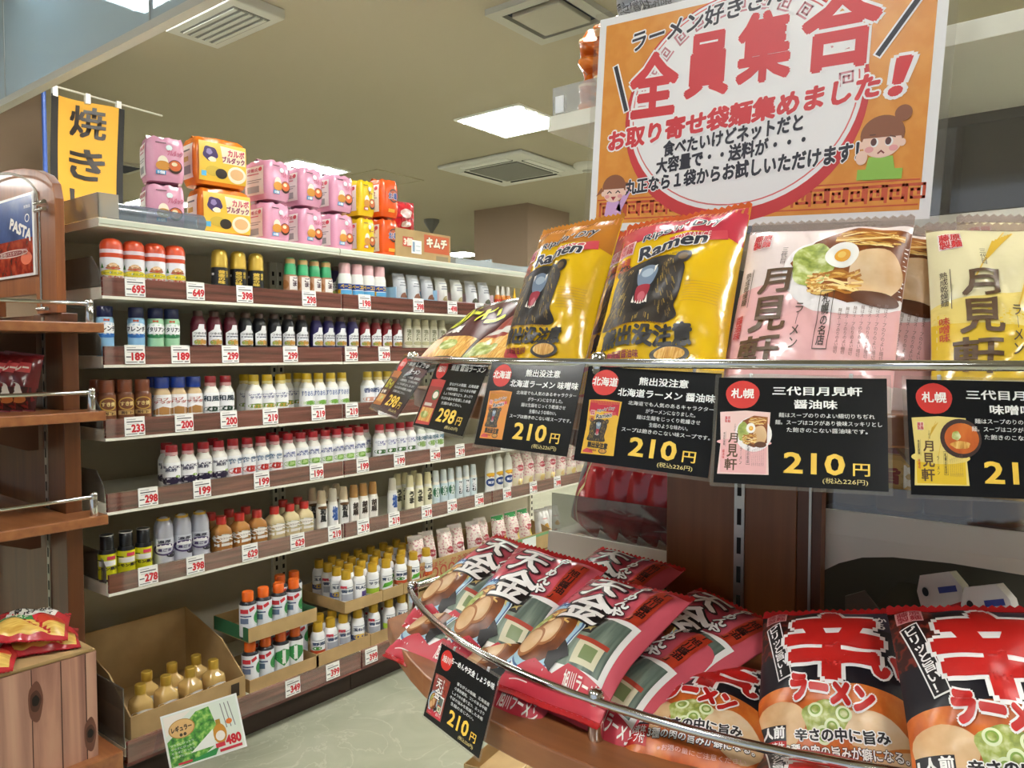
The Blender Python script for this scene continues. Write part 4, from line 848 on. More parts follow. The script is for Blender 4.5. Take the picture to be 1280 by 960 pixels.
kind('yellow_cone', 'small_bottle', .135, .017, [(1, 0), (1, .45), (.6, .62)], [(.55, .6), (.3, .8), (.1, 1)], PL('#e8b428'), PL('#f0c030'), (.05, .42, M('#e8e0d0', .35), 1), Art().rect('#c8402c', .2, .3, .8, .7, 2), n=14)
rowput('amber_small', S2, [622, 628.5, 635], 'small amber bottle with pale tip', 'small bottles on the second highest shelf', y=2.44, cat='bottle')
rowput('yellow_cone', S2, [643, 651], 'small yellow bottle with pointed cap', 'small bottles on the second highest shelf', y=2.44)

# net-printed bags on the sixth shelf and the bottom deck
NET = noisy('net_print', [(.0, '#c98a92'), (.30, '#d9a2a6'), (.42, '#efe2d8')], (1, 1, .55), 95, 2, .35, .2, kind='voronoi')
def mayo_bag(seed, topc=None):
    a = Art().rect('#efe6c4', .05, .02, .95, .30, 1).ell('#b8505a', .5, .55, .26, .08, 2).text('#f0e8e0', 'マヨネーズ', .26, .52, .74, .58, L=3, bold=.04).ell('#efd890', .5, .2, .24, .08, 2)
    if topc: a.rect(film(topc), 0, .9, 1, 1, 1).rect('#e8d05a', .62, .1, .9, .6, 1.6)
    return pack_mb(.075, .20, .05, NET, a, film('#e6dcd6'), .02, seed=seed, nx=12, ny=16, maxlen=.14, wr=1.2).mesh('mayonnaise_bag')
MB1, MB2, MB3, MBG = mayo_bag(11), mayo_bag(12), mayo_bag(13), mayo_bag(14, '#4fae68')
us = (646, 659, 673, 686.5, 699, 712, 725)
for i, u in enumerate(us): put_pack((MB1, MB2, MB3)[i % 3], 'mayonnaise_bag', (at(u, 600, 1, 2.46).x, 2.47, .615+.102), (0, .1, 1), (-.25+.03*(i % 3), -1, .1), 'pink net printed mayonnaise bag on the sixth highest shelf, %s' % which(i, len(us)), 'mayonnaise bag', 'mayonnaise bags on the sixth highest shelf')
def open_carton(name, x0, x1, y0, y1, z, hf, hb, m, art=None, label=None, group=None, tilt=True):
    """open display carton: low front, higher back, sloping sides"""
    b = MB(); th = .004
    b.box(x0, x1, y0, y1, z, z+th, m); b.box(x0, x1, y0, y0+th, z+th, z+hf, m); b.box(x0, x1, y1-th, y1, z+th, z+hb, m)
    for xa in (x0, x1-th): b.prism([(y0+th, z+th), (y1-th, z+th), (y1-th, z+hb), (y0+th+(y1-y0)*.35, z+(hb if not tilt else hf+(hb-hf)*.6)), (y0+th, z+hf)], 0, th, m, lambda a_, z_, h, xa=xa: (xa+h, a_, z_))
    if art: b.art(art, lambda s, v, L: (x0+(x1-x0)*s, y0-.0003-LAY*L, z+hf*v))
    o = b.build(name); return tag(o, label, 'carton', group)
ZD = .1485
xa, xb = at(515, 690, 1, 2.36).x, at(612, 690, 1, 2.36).x
netart = Art()
for k in range(9): netart.text('#a8402e', '○', .04+.105*k, .3, .12+.105*k, .7, L=1.5, bold=.03)
netart.text('#a8402e', 'なるほど。かろやかに。', .1, .72, .9, .9, L=2, bold=.02)
open_carton('display_carton', xa, xb, 2.37, 2.62, ZD+.15, .115, .13, CARTON, netart, 'brown carton with red print holding pink net printed mayonnaise bags')
open_carton('display_carton', xa-.01, xb, 2.36, 2.64, ZD, .147, .147, CARTON, None, 'plain brown carton under the carton of net printed bags')
gn = 'mayonnaise bags in cartons on the bottom deck'
us = (521, 538, 556, 574, 592, 605)
for i, u in enumerate(us): put_pack((MB2, MB1, MB3)[i % 3], 'mayonnaise_bag', (at(u, 680, 1, 2.45).x, 2.45+.02*(i % 2), ZD+.154+.106), (0, .12, 1), (-.35+.1*(i % 3), -1, .12), 'pink net printed mayonnaise bag in the red printed carton, %s' % which(i, 6), 'mayonnaise bag', gn)
xa2, xb2 = xb+.01, at(692, 660, 1, 2.36).x
open_carton('display_carton', xa2, xb2, 2.37, 2.62, ZD+.15, .09, .13, CARTON, Art().ell('#c86a7a', .2, .5, .1, .3, 1.5).rect('#dfe4e0', .5, .3, .72, .9, 1.5).rect('#6a9a6a', 0, .8, 1, .95, 1.4), 'brown carton with pale label holding green topped bags'); open_carton('display_carton', xa2, xb2, 2.36, 2.64, ZD, .147, .147, CARTON, None, 'plain brown carton under the carton of green topped bags')
us = (623, 639, 654)
for i, u in enumerate(us): put_pack(MBG, 'mayonnaise_bag', (at(u, 650, 1, 2.45).x, 2.45, ZD+.154+.104), (0, .12, 1), (-.25+.1*i, -1, .12), 'green topped mayonnaise bag in the right carton, %s' % which(i, 3), 'mayonnaise bag', gn)
WB = pack_mb(.09, .17, .05, film('#e2e0dc'), Art().ell('#c8983a', .5, .5, .18, .08, 2).ell('#b84a4a', .4, .25, .12, .06, 2).rect('#c88a8a', .3, .7, .7, .73, 2), film('#d8d6d2'), .02, seed=21, nx=12, ny=16, wr=1.6, maxlen=.15).mesh('mayonnaise_bag')
for i, u in enumerate((677, 690)): put_pack(WB, 'mayonnaise_bag', (at(u, 640, 1, 2.46).x, 2.46, ZD+.154+.09), (0, .1, 1), (-.3, -1, .1), 'white crinkled mayonnaise bag in the right carton, %s one' % ('left', 'right')[i], 'mayonnaise bag', gn)

# bottom deck: trays of bottles, stacked
def tray(x0, x1, y0, y1, z, hh, m, label, side=None, art=None):
    b = MB(); th = .003
    b.box(x0, x1, y0, y1, z, z+th, m); b.box(x0, x1, y0, y0+th, z+th, z+hh, m); b.box(x0, x1, y1-th, y1, z+th, z+hh, m)
    for xa in (x0, x1-th): b.box(xa, xa+th, y0+th, y1-th, z+th, z+hh, side or m)
    if art: b.art(art, lambda s, v, L: (x0+(x1-x0)*s, y0-.0003-LAY*L, z+hh*v))
    return tag(b.build('bottle_tray'), label, 'tray', 'cardboard bottle trays on the bottom deck')
def X(u, y=2.36, v=780): return at(u, v, 1, y).x
GREEN = M('#2f6a48', .6)
o0, o1 = X(316, 2.345), X(398, 2.345)
tray(o0-.015, o1-.0, 2.345, 2.58, ZD, .045, CARTON, 'lower cardboard tray of orange capped bottles'); tray(o0-.02, o1-.01, 2.34, 2.56, ZD+.179, .05, CARTON, 'upper cardboard tray of orange capped bottles with green side', GREEN)
GO = 'orange capped bottles in the stacked trays'
rowput('orange_cap', S7, [308, 325], 'white bottle with orange cap, front of the lower tray, left side', GO, y=2.385, z=ZD+.0035, place='')
rowput('leaf_label', S7, [347, 364], 'bottle with green leaf print, front of the lower tray, right side', GO, y=2.385, z=ZD+.0035, place='')
rowput('orange_cap', S7, [318, 335, 352, 366], 'orange capped bottle, back row of the lower tray', GO, y=2.50, z=ZD+.0035, place='')
rowput('orange_cap', S7, [306, 324], 'white bottle with orange cap, front of the upper tray, left side', GO, y=2.385, z=ZD+.1825, place='')
rowput('orange_cap', S7, [345, 364], 'white bottle with orange cap, front of the upper tray, right side', GO, y=2.385, z=ZD+.1825, place='')
rowput('orange_cap', S7, [347, 364], 'orange capped bottle, back row of the upper tray', GO, y=2.47, z=ZD+.1825, place='')
d0, d1 = X(400), X(514)
dm = (d0+d1)/2
tray(d0-.03, dm-.004, 2.345, 2.62, ZD, .05, CARTON, 'lower left cardboard tray of gold capped bottles'); tray(dm, d1+.03, 2.345, 2.62, ZD, .05, CARTON, 'lower right cardboard tray of gold capped bottles')
u0, u1 = X(428), X(541); um = X(476); ZU = ZD+.167
tray(u0, um-.003, 2.345, 2.66, ZU, .045, CARTON, 'upper cardboard tray of gold capped bottles, left one with green flap', None, Art().rect('#56704a', -.0, .1, .0, .1, 1))
tray(um, X(502)-.003, 2.345, 2.66, ZU, .045, CARTON, 'upper cardboard tray of gold capped bottles, middle one'); tray(X(502), u1, 2.345, 2.66, ZU, .045, CARTON, 'upper cardboard tray of gold capped bottles, right one', None, Art().rect('#4f6f4a', .15, .1, .85, .8, 1))
GD = 'gold capped bottles in the stacked trays'
xs = [X(388), X(405), X(427), X(446), X(469), X(487), X(503)]
keys = ['deck_tomato', 'deck_plain', 'deck_plain', 'deck_blue', 'deck_plain', 'deck_green', 'deck_red']
def place_gold(keys, xs, y, z, where):
    for i, (k_, x) in enumerate(zip(keys, xs)):
        t = K[k_] if k_ not in USED else dup(K[k_]); USED.add(k_); t.location = (x, y, z); t.rotation_euler = (0, 0, -.15+.1*((i*7) % 4))
        tag(t, 'gold capped white bottle, %s, %s' % (where, which(i, len(xs))), 'bottle', GD)
place_gold(keys, [X(u, 2.38) for u in (398, 414, 430, 448, 468, 487, 503)], 2.385, ZD+.0035, 'front row of the lower trays')
place_gold(keys[::-1], [X(u, 2.45) for u in (400, 416, 432, 448, 464, 482, 500)], 2.455, ZD+.0035, 'second row of the lower trays')
kk = ['deck_plain', 'deck_blue', 'deck_purple', 'deck_green', 'deck_leaf', 'deck_red', 'deck_leaf', 'deck_red', 'deck_tomato']
place_gold(['deck_plain', 'deck_purple', 'deck_green', 'deck_leaf', 'deck_tomato', 'deck_leaf', 'deck_red'], [X(u, 2.38) for u in (434, 450, 467, 484, 502, 518, 534)], 2.385, ZU+.0035, 'front row of the upper trays')
place_gold(['deck_blue', 'deck_plain', 'deck_purple', 'deck_green', 'deck_leaf', 'deck_red', 'deck_tomato'], [X(u, 2.45) for u in (422.5, 437, 453, 469, 486, 503, 519)], 2.455, ZU+.0035, 'second row of the upper trays')
place_gold(['deck_plain', 'deck_blue', 'deck_purple', 'deck_green', 'deck_leaf', 'deck_red', 'deck_tomato', 'deck_red'], [X(u, 2.52) for u in (411.5, 426, 441, 456, 472, 488, 504, 520)], 2.525, ZU+.0035, 'third row of the upper trays')
place_gold(['deck_blue', 'deck_plain', 'deck_purple', 'deck_green', 'deck_leaf', 'deck_red', 'deck_tomato', 'deck_red'], [X(u, 2.60) for u in (399.5, 416, 432, 448, 464, 480, 496, 512)], 2.6, ZU+.0035, 'back row of the upper trays')

# large open carton with gold capped square bottles at the left end
c0, c1 = 1.095, X(306, 2.34, 880)
open_carton('display_carton', c0, c1, 2.335, 2.72, ZD, .075, .235, CARTON, Art().rect('#3a3024', .86, .2, .94, .8, 1), 'open cardboard display carton with high back at the left end of the bottom deck')
GQ = 'square gold capped bottles in the open carton'
fx = [c0+.05+.078*i for i in range(5)]
rowput('gold_square', S7, [c0+.055, c0+.137, c0+.219, c0+.301], 'square creamy dressing bottle, front row of the open carton', GQ, y=2.385, z=ZD+.0045, us_are_x=True, place='')
rowput('gold_square', S7, [c0+.115, c0+.20, c0+.285], 'square creamy dressing bottle, second row of the open carton', GQ, y=2.465, z=ZD+.0045, us_are_x=True, place='')
# tilted colour sign on the bottom rail
b = MB(); W, H = .229, .161
b.box(-W/2, W/2, -.0012, .0012, -H/2, H/2, M('#f2f4f2', .25))
LEAF = noisy('leaf_photo', [(.35, '#2c6a2a'), (.5, '#58a03a'), (.65, '#a8cf6a')], (1, 1, 1), 60, 3, .4)
a = Art().rect('#dfe8dc', .02, .03, .98, .97, 1).poly(LEAF, [(.03, .05), (.03, .5), (.3, .75), (.45, .9), (.62, .92), (.68, .5), (.6, .2), (.4, .05)], 2).poly('#eef0ea', [(.3, .2), (.62, .5), (.62, .2)], 2.6).poly('#efe9df', [(.03, .6), (.03, .96), (.4, .96), (.2, .8)], 2.2)
a.ell('#e2b878', .24, .68, .17, .17, 3, rot=.1).ring('#b8843a', .24, .68, .17, .17, .012, .012, 3.3).text('#3a2a1a', 'レギュラー', .11, .64, .37, .74, L=4, bold=.05).ell('#4a3a2a', .22, .57, .02, .03, 4).ell('#4a3a2a', .27, .57, .02, .03, 4)
a.ell('#c88a2a', .70, .38, .085, .18, 3).rect('#a8842a', .67, .54, .73, .64, 3).ell('#efe9df', .70, .34, .06, .09, 3.4).ell('#e2762a', .84, .55, .04, .05, 3)
for k in range(3): a.line('#8a8a88', [(.80+.055*k, .45), (.77+.05*k, .9)], .012, 2.8)
a.text('#c8202c', '480', .76, .14, .95, .30, L=4, bold=.05).rect('#c83040', .62, .14, .74, .22, 3.4).rect('#c83040', .66, .05, .95, .10, 3.4).poly('#2f8a46', [(.1, .03), (.6, .03), (.66, .16), (.5, .12)], 3).rect('#c83040', .12, .05, .3, .09, 3.5)
for k in range(4): a.text('#f0f4ee', 'サラダにぴったり', .06, .40-.07*k, .36, .44-.07*k, L=3.4)
b.art(a, lambda s, v, L: (-W/2+W*s, -.0014-LAY*L*.6, -H/2+H*v)); o = b.build('price_sign')
M_ = frame((1.25, 2.195, .163), (.011, .369, .929), (-.666, -.691, .282)); o.matrix_world = M_ @ Matrix.Rotation(-PI/2, 4, 'X')
tag(o, 'tilted salad dressing price sign with green leaves reading 480, at the bottom rail', 'price sign')
b = MB(); b.tube([(1.256, 2.202, .163), (1.27, 2.24, .16), (1.275, 2.290, .155)], .004, M('#d9dde0', .2)); o = b.build('sign_clip'); tag(o, 'clear plastic clip holding the salad dressing price sign', 'sign holder')
# ------------------------------------------------------------------ wooden end displays with bowed shelves
def bow(dy, apex): return apex+.20*(abs(dy)/.572)**2.2
def end_shelf(t, ox, oy, z, apex=.78, back=1.305, tongue=1.40, th=.036, ro=.052, rail=True, posts=(-.537, .025, .549)):
    """one bowed board with chrome gallery rail; z is the top surface"""
    pts = [(ox+bow(d, apex), oy+d) for d in [-.572+.0572*k for k in range(21)]]
    out = pts+[(ox+tongue, oy+.572), (ox+tongue, oy+.46), (ox+back, oy+.46), (ox+back, oy-.46), (ox+tongue, oy-.46), (ox+tongue, oy-.572)]
    b = MB(); b.prism(out[::-1], z-th, z, WOODH)
    sb = b.build('shelf_board', t, .003)
    rz = z+.053
    rp = [(ox+tongue-.03, oy+.549, rz)]+[(ox+bow(d, apex)+ro, oy+d, rz) for d in [.549-.0549*k for k in range(21)]]+[(ox+tongue-.03, oy-.549, rz)]
    b = MB(); b.tube(rp, .0058, CHROME, 10); b.build('rail', sb)
    for px_, py_ in [(ox+tongue-.03, oy+.549), (ox+bow(.549, apex)+ro+.006, oy+.545), (ox+bow(.025, apex)+ro+.006, oy+.025), (ox+bow(-.537, apex)+ro+.006, oy-.537), (ox+tongue-.03, oy-.549)]:
        b = MB(); b.lathe([(.0095, 0), (.0105, .003), (.0105, .045), (.0095, .047), (.0105, .049), (.0105, .062), (.007, .066), (.0, .067)], CHROME, 16, (px_, py_, z), cap=False); b.build('rail_post', sb)
    for dd in (.30, -.28):
        b = MB(); b.prism([(back-.30, z-th), (back, z-th), (back, z-th-.10), (back-.03, z-th-.10)][::-1], 0, .004, M('#6b4a34', .4), lambda a_, c_, h, dd=dd: (ox+a_, oy+dd+h, c_)); b.build('bracket', t)
    # clear lining strip behind the rail
    return sb
def slot_strip(b, x, y, z0, z1):
    b.box(x-.0035, x, y-.009, y+.009, z0, z1, STEEL)
    k = int((z1-z0)/.05)
    for i in range(k): b.box(x-.0045, x-.0033, y-.0035, y+.0035, z0+.05*i+.012, z0+.05*i+.040, M('#181614', .8))
RX, RY, ZS1, ZS2 = 0.0, .50, .83, 1.262
t = empty('end_display', (0, 0, 0))
b = MB(); b.box(1.284, 1.309, .42, .655, 0, 1.30, WOODM); o = b.build('post', t, .002); b = MB(); slot_strip(b, 1.284, .516, .02, 1.29); b.build('slotted_strip', o)
b = MB(); b.box(1.286, 1.309, .381, .419, 0, 1.30, WOODD); b.box(1.283, 1.286, .396, .400, 0, 1.30, STEEL); b.build('post_edging', t)
end_shelf(t, RX, RY, ZS1); end_shelf(t, RX, RY, ZS2, apex=.852, ro=-.017)
b = MB(); pts = [(bow(d, .74), RY+d) for d in [-.6+.06*k for k in range(21)]]; b.prism((pts+[(1.305, RY+.6), (1.305, RY-.6)])[::-1], .02, .16, WOOD); b.build('plinth', t, .003)
tag(t, 'brown wooden end display with two bowed shelves and chrome rails, in the right foreground', 'display stand', 'wooden end displays')

# left wooden end display: arched head panel, three boards
LXo, LYo = -.357, 2.85
t = empty('end_display', (0, 0, 0))
for y0, y1 in ((2.405, 2.60), (3.10, 3.295)):
    b = MB(); b.box(.955, 1.0, y0, y1, 0, 1.44, WOODD); o = b.build('post', t, .002); b = MB(); slot_strip(b, .955, y0+.125 if y0 < 3 else y0+.07, .1, 1.43); b.build('slotted_strip', o)
b = MB(); b.box(.985, 1.0, 2.60, 3.10, 0, 1.44, WOODD); b.build('back_panel', t)
arch = [(2.405, 1.440), (2.405, 1.765)]+[(2.405+.445*(1-math.cos(PI*k/12)), 1.765+.13*math.sin(PI*k/12)**.8) for k in range(1, 12)]+[(3.295, 1.765), (3.295, 1.440), (2.86, 1.440), (2.86, 1.50), (2.55, 1.50), (2.55, 1.440)]
b = MB(); b.prism(arch, .945, .97, WOOD, lambda a_, c_, h: (h, a_, c_)); b.build('head_panel', t, .002)
for z in (1.41, 1.160, .862): end_shelf(t, LXo, LYo, z, apex=.80, back=1.305, tongue=1.375, th=.028)
b = MB(); b.box(.62, 1.01, 2.20, 3.5, .02, .20, WOODH); b.build('plinth', t, .004)
tag(t, 'brown wooden end display with arched head panel and thin chrome rails, at the left edge', 'display stand', 'wooden end displays')
# chrome poster holder rods on the head panel
t = empty('poster_rod', (0, 0, 0))
yr = 2.46
b = MB(); b.tube([(.925, yr, 1.452), (.925, yr, 1.745)], .0035, M('#a8a6a0', .25, 1)); b.build('rod', t)
for z in (1.452, 1.735, 1.755):
    b = MB(); b.tube([(.925, yr+.03, z), (.925, yr-.035, z)], .006, CHROME); b.box(.925, .945, yr-.006, yr+.006, z-.004, z+.004, CHROME); b.build('clamp', t)
b = MB(); b.tube([(.92, 2.455+.40*(1-math.cos(PI*k/20)), 1.755+.125*math.sin(PI*k/20)) for k in range(0, 14)], .004, clear('rod_plastic', '#e0dcd2', .2, .4, '#dcd6c8', .2)); b.build('arched_strip', t)
tag(t, 'thin chrome rod with clamps on the arched head panel', 'poster holder')
t = MB(); t.box(.9385, .9435, 2.53, 2.95, 1.555, 1.80, M('#f0efec', .2))
a = Art(); a.rect(noisy('poster_sky', [(.3, '#20305c'), (.6, '#4a64a0'), (.9, '#8fa6cf')], (1, 1, 1), 6, 4, .2), .0, .40, .975, .97, 1)
a.rect(noisy('poster_sauce', [(.3, '#5a140c'), (.5, '#9a2a18'), (.75, '#cf5a34')], (1, 1, 1), 30, 5, .2), .0, .03, .975, .46, 1.4).ell('#e0653a', .84, .22, .1, .08, 2)
a.text('#f4f0e8', 'PASTA', 0, 0, 1, 1, L=3, bold=.05, quad=[(.55, .62), (.92, .42), (.95, .54), (.58, .74)]).rect('#8a1a14', .3, .26, .86, .34, 2).ring('#efe0d0', .58, .30, .29, .045, .01, .01, 2.5).text('#efe0d0', '本格パスタソース', .36, .275, .8, .325, L=3).ring('#e8e8e8', .87, .70, .04, .05, .01, .012, 2.5).text('#dfe4ee', '新製品', .82, .82, .93, .86, L=3)
a.rect('#efeeea', .965, .0, 1, 1, 4)
t.art(a, lambda s, v, L: (.9385-LAY*L*.6, 2.95-.42*s, 1.555+.245*v-.02*(1-s)*0)); o = t.build('poster'); tag(o, 'red and blue pasta poster fixed to the arched head panel', 'poster')
# goods on the left display
RPF = pack_mb(.10, .155, .035, film('#6a1a1e'), Art().rect(film('#3a1a1c'), 0, 0, 1, .4, 1).ell('#efe4d8', .4, .3, .3, .17, 2, wob=.1).rect('#c23a3a', .2, .66, .8, .84, 2).text('#f0e0d0', 'カレー', .25, .68, .75, .82, L=3, bold=.05).ell('#a8602c', .6, .18, .2, .08, 2.4), film('#7a2226'), .02, seed=31, nx=12, ny=16, maxlen=.15).mesh('sauce_pouch')
for i, (y, x) in enumerate(((2.445, .858), (2.46, .832), (2.475, .806), (2.49, .780))):
    put_pack(RPF, 'sauce_pouch', (x, y, 1.162+.083), (.18, .02, 1), (-.6, -.8, .1), 'dark red sauce pouch on the middle board of the left display, %s' % ('rightmost', 'second from right', 'third from right', 'leftmost')[i], 'sauce pouch', 'dark red pouches on the left end display')
BXY = MB(); BXY.box(0, .05, 0, .09, 0, .09, M('#c9a878', .5)); BXY.box(-.0006, 0, .01, .08, .02, .07, M('#a86a3a', .5)); o = BXY.build('snack_box'); o.location = (.845, 2.56, 1.162); tag(o, 'small tan box beside the dark red pouches, at the left edge', 'box')
# carton printed with planks, and bags of pasta on it
PLK = noisy('plank_print', [(.2, '#4a2c24'), (.42, '#94685a'), (.6, '#b98a74'), (.85, '#c9a084')], (7, 7, .5), 1.6, 6, .45, .1, 1.5)
PLK2 = noisy('plank_print_pale', [(.2, '#7a5248'), (.5, '#b88c78'), (.8, '#cfa88c')], (9, 9, .5), 1.4, 6, .45, .1, 1.2)
t = empty('plank_print_carton', (0, 0, 0))
bx0, bx1, by0, by1, bz0, bz1 = .60, .955, 2.232, 2.48, .20, .508
b = MB(); b.box(bx0, bx1, by0, by1, bz0, bz1-.012, PLK)
for xx in (.625, .70, .79, .862, .925): b.box(xx, xx+.0025, by0-.0006, by0, bz0, bz1-.012, M('#4a2e26', .6))
for x0_, x1_ in ((.703, .79), (.925, .955)): b.box(x0_, x1_, by0-.0005, by0, bz0, bz1-.012, PLK2)
for cx_, cz_, r_ in ((.80, .41, .009), (.70, .36, .008), (.935, .27, .008), (.655, .29, .007)):
    aa = Art().ell('#120c0a', .5, .5, .5, .5, 1, wob=.07).ell('#4a2a20', .5, .46, .75, 1.0, .6, wob=.06).ell('#6a4234', .5, .40, 1.0, 1.9, .3, wob=.05); b.art(aa, lambda s, v, L, cx_=cx_, cz_=cz_, r_=r_: (cx_+(s-.5)*2*r_, by0-.0006-.0004*L, cz_+(v-.5)*3.2*r_))
b.build('printed_body', t)
b = MB(); b.box(bx0, bx1, by0+.004, by1, bz1-.012, bz1-.007, CARTON); b.box(bx0, bx1-.01, by0-.002, by0+.10, bz1-.006, bz1, CARTON); b.build('top_flap', t)
tag(t, 'large carton printed like knotty wooden planks on the plinth at lower left', 'carton')
PAS = Art().rect(noisy('pasta_photo', [(.3, '#c8963a'), (.6, '#e6c468'), (.85, '#f0d88a')], (1, 8, 1), 24, 3, .3), .05, .05, .95, .42, 1).poly('#e9e6de', [(.15, .5), (.8, .55), (.85, .86), (.2, .82)], 2).text('#2c2620', '茹で上がり\nスパゲティ', .26, .58, .76, .82, L=3, bold=.05).poly('#3c8a4a', [(.1, .38), (.55, .36), (.5, .52), (.12, .54)], 2.4).text('#efe8d8', '生パスタ', .18, .40, .46, .5, L=3, bold=.04).ell('#c8402c', .75, .4, .2, .12, 2.5)
PASM = pack_mb(.19, .165, .042, film('#c2343c'), PAS, film('#b83038'), .05, seed=41, wr=1.6, nx=18, ny=18).mesh('pasta_bag')
for c, up, n, lab in (((.70, 2.34, .515), (.45, .88, .05), (-.05, -.02, 1), 'red pasta bag on the plank printed carton, lower one at left'), ((.865, 2.365, .515), (.35, .93, .0), (.0, -.05, 1), 'red pasta bag on the plank printed carton, lower one at right'),
    ((.67, 2.36, .562), (.5, .86, .05), (-.12, -.08, 1), 'red pasta bag on the plank printed carton, upper one at left'), ((.838, 2.36, .566), (.42, .9, .1), (.06, -.16, 1), 'red pasta bag on the plank printed carton, upper one at right')):
    put_pack(PASM, 'pasta_bag', c, up, n, lab, 'pasta bag', 'pasta bags on the plank printed carton')

# ------------------------------------------------------------------ white shelving behind the right display
GX, GY0, GY1 = 1.312, .085, .945
t = empty('end_shelving', (0, 0, 0))
b = MB(); b.box(GX+.44, GX+.46, GY0, GY1, .05, 1.80, M('#4a463e', .8)); b.build('back_panel', t)
for y in (GY0, GY1-.03):
    b = MB(); b.box(GX+.40, GX+.44, y, y+.03, 0, 1.80, WHITE); b.build('upright', t)
def rshelf(y0, y1, z0, z1, depth=.40, tongue=True):
    b = MB(); b.prism([(GX, z0), (GX+depth, z0), (GX+depth, z1-.004), (GX+.02, z1-.004), (GX+.014, z1), (GX+.006, z1)][::-1], y0, y1, WHITE, lambda a_, c_, h: (a_, h, c_)); return b.build('shelf_board', t, .0015)
rshelf(GY0, GY1, 1.778, 1.811); rshelf(GY0, .66, 1.503, 1.533); rshelf(.655, GY1, .897, .954); rshelf(GY0, .60, 1.031, 1.071); rshelf(GY0, GY1, .66, .70); rshelf(GY0, GY1, .10, .14)
b = MB(); b.prism([(.385, 1.031), (.385, .968), (.36, .985), (.325, 1.000), (.28, 1.008), (.2, 1.012), (.085, 1.010), (.085, 1.031)], 0, .004, WHITE, lambda a_, c_, h: (GX+.002+h, a_, c_)); b.build('front_apron', t)
for y0, y1, z0, z1 in ((.60, .935, .955, 1.035), (.09, .58, 1.072, 1.115), (.09, .62, 1.534, 1.66)):
    b = MB(); b.box(GX+.004, GX+.007, y0, y1, z0, z1, clear('front_guard', '#cfcfcb', .10, .12, '#9a9892')); b.build('front_guard', t)
b = MB(); b.box(GX+.004, GX+.007, .70, .935, 1.811, 1.865, clear('front_guard_clear', '#f4f4f2', .14, .30, '#e4e8ec')); b.build('top_guard', t)
tag(t, 'white end shelving behind the brown post and orange poster', 'shelving', None)
b = MB(); b.box(GX-.001, GX+.002, .905, .925, 1.812, 1.845, M('#eceef0', .4)); o = b.build('shelf_label'); tag(o, 'small white label standing on the front edge of the right top board', 'label')
# red packs leaning on the left part
RL = pack_mb(.13, .215, .032, film('#b8242a'), Art().rect(noisy('packet_strip', [(.4, '#6a5a3a'), (.5, '#c8b070'), (.6, '#8a7a5a')], (1, 1, 1), 40, 3, .4), .02, .03, .16, .9, 1).rect('#8a8a88', .17, .03, .25, .7, 1).ell('#e0b030', .3, .88, .2, .05, 2).rect('#8a1a20', .30, .03, .42, .8, 1).rect('#d8c48a', .44, .03, .48, .7, 1.5), film('#c23038'), .03, seed=51, wr=1.2, bottomseal=False).mesh('noodle_pack')
for i in range(6):
    put_pack(RL, 'noodle_pack', (GX+.085, .870-.045*i, .956+.102), (.16, -.28, 1), (-.85, .50, .25), 'red noodle pack leaning behind the clear guard on the left white shelf, %s' % which(i, 6), 'noodle pack', 'leaning red packs on the white end shelving')
GOLDF = film('#b8953a')
GL_ = pack_mb(.12, .18, .04, GOLDF, Art().rect('#2a2420', .1, .3, .9, .6, 1), film('#2a2622'), .03, seed=52).mesh('noodle_pack')
for i in range(3): put_pack(GL_, 'noodle_pack', (GX+.10, .88-.10*i, .705+.06), (.75, -.1, .65), (-.65, .05, .75), 'gold and black noodle pack on the low white shelf, %s' % which(i, 3), 'noodle pack', 'gold packs on the low white shelf')
# jars behind the right guard, tags and torn carton below
a = Art().rect('#d8b060', .1, .1, .9, .9, 1).rect('#efe8d8', .55, .2, .85, .8, 2).text('#8a2a1a', '旨', .2, .3, .5, .7, L=3, bold=.05)
kind('spice_box', 'seasoning_jar', .12, .030, [(1, 0), (1, .8)], [(.95, .8), (.95, 1)], PL('#a8803a'), PL('#7a2a1e'), (.05, .78, M('#c8a050', .4), 1), a, rot=-1.2, sq=4)
first = True
for i in range(7):
    t = K['spice_box'] if first else dup(K['spice_box']); first = False
    t.location = (GX+.055+.01*(i % 2), .555-.068*i, 1.0715); t.rotation_euler = (0, 0, -.2); tag(t, 'amber jar with dark red lid on the right white shelf, %s' % which(i, 7), 'jar', 'jars on the right white shelf')
ZL = .701
b = MB(); b.box(GX+.10, GX+.30, .22, .33, ZL, ZL+.19, M('#4d4a44', .8)); b.prism([(.12, 0), (.36, 0), (.36, .22), (.33, .235), (.30, .20), (.27, .205), (.24, .17), (.21, .175), (.19, .15), (.16, .155), (.12, .13)], 0, .004, M('#6f6c64', .8), lambda a_, c_, h: (GX+.04+h, a_, ZL+c_)); o = b.build('torn_carton'); tag(o, 'torn grey carton under the right white shelf', 'carton')
TAGM = MB(); TAGM.prism([(-.03, 0), (.03, 0), (.03, .08), (.02, .10), (-.02, .10), (-.03, .08)], 0, .02, M('#e6e4e0', .35), lambda a_, c_, h: (a_, -h, c_))
TAGM.art(Art().poly('#c02a2c', [(0, 0), (1, 0), (1, .62), (.0, .5)], 1).text('#f2e8e0', 'ラー油', .15, .2, .7, .42, L=2, bold=.05).ell('#1a1a1a', .2, .78, .07, .06, 2).rect('#3a4a9a', .5, .74, .9, .82, 2), lambda s, v, L: (-.03+.06*s, -.02-LAY*L, .1*v))
me = TAGM.mesh('seasoning_packet')
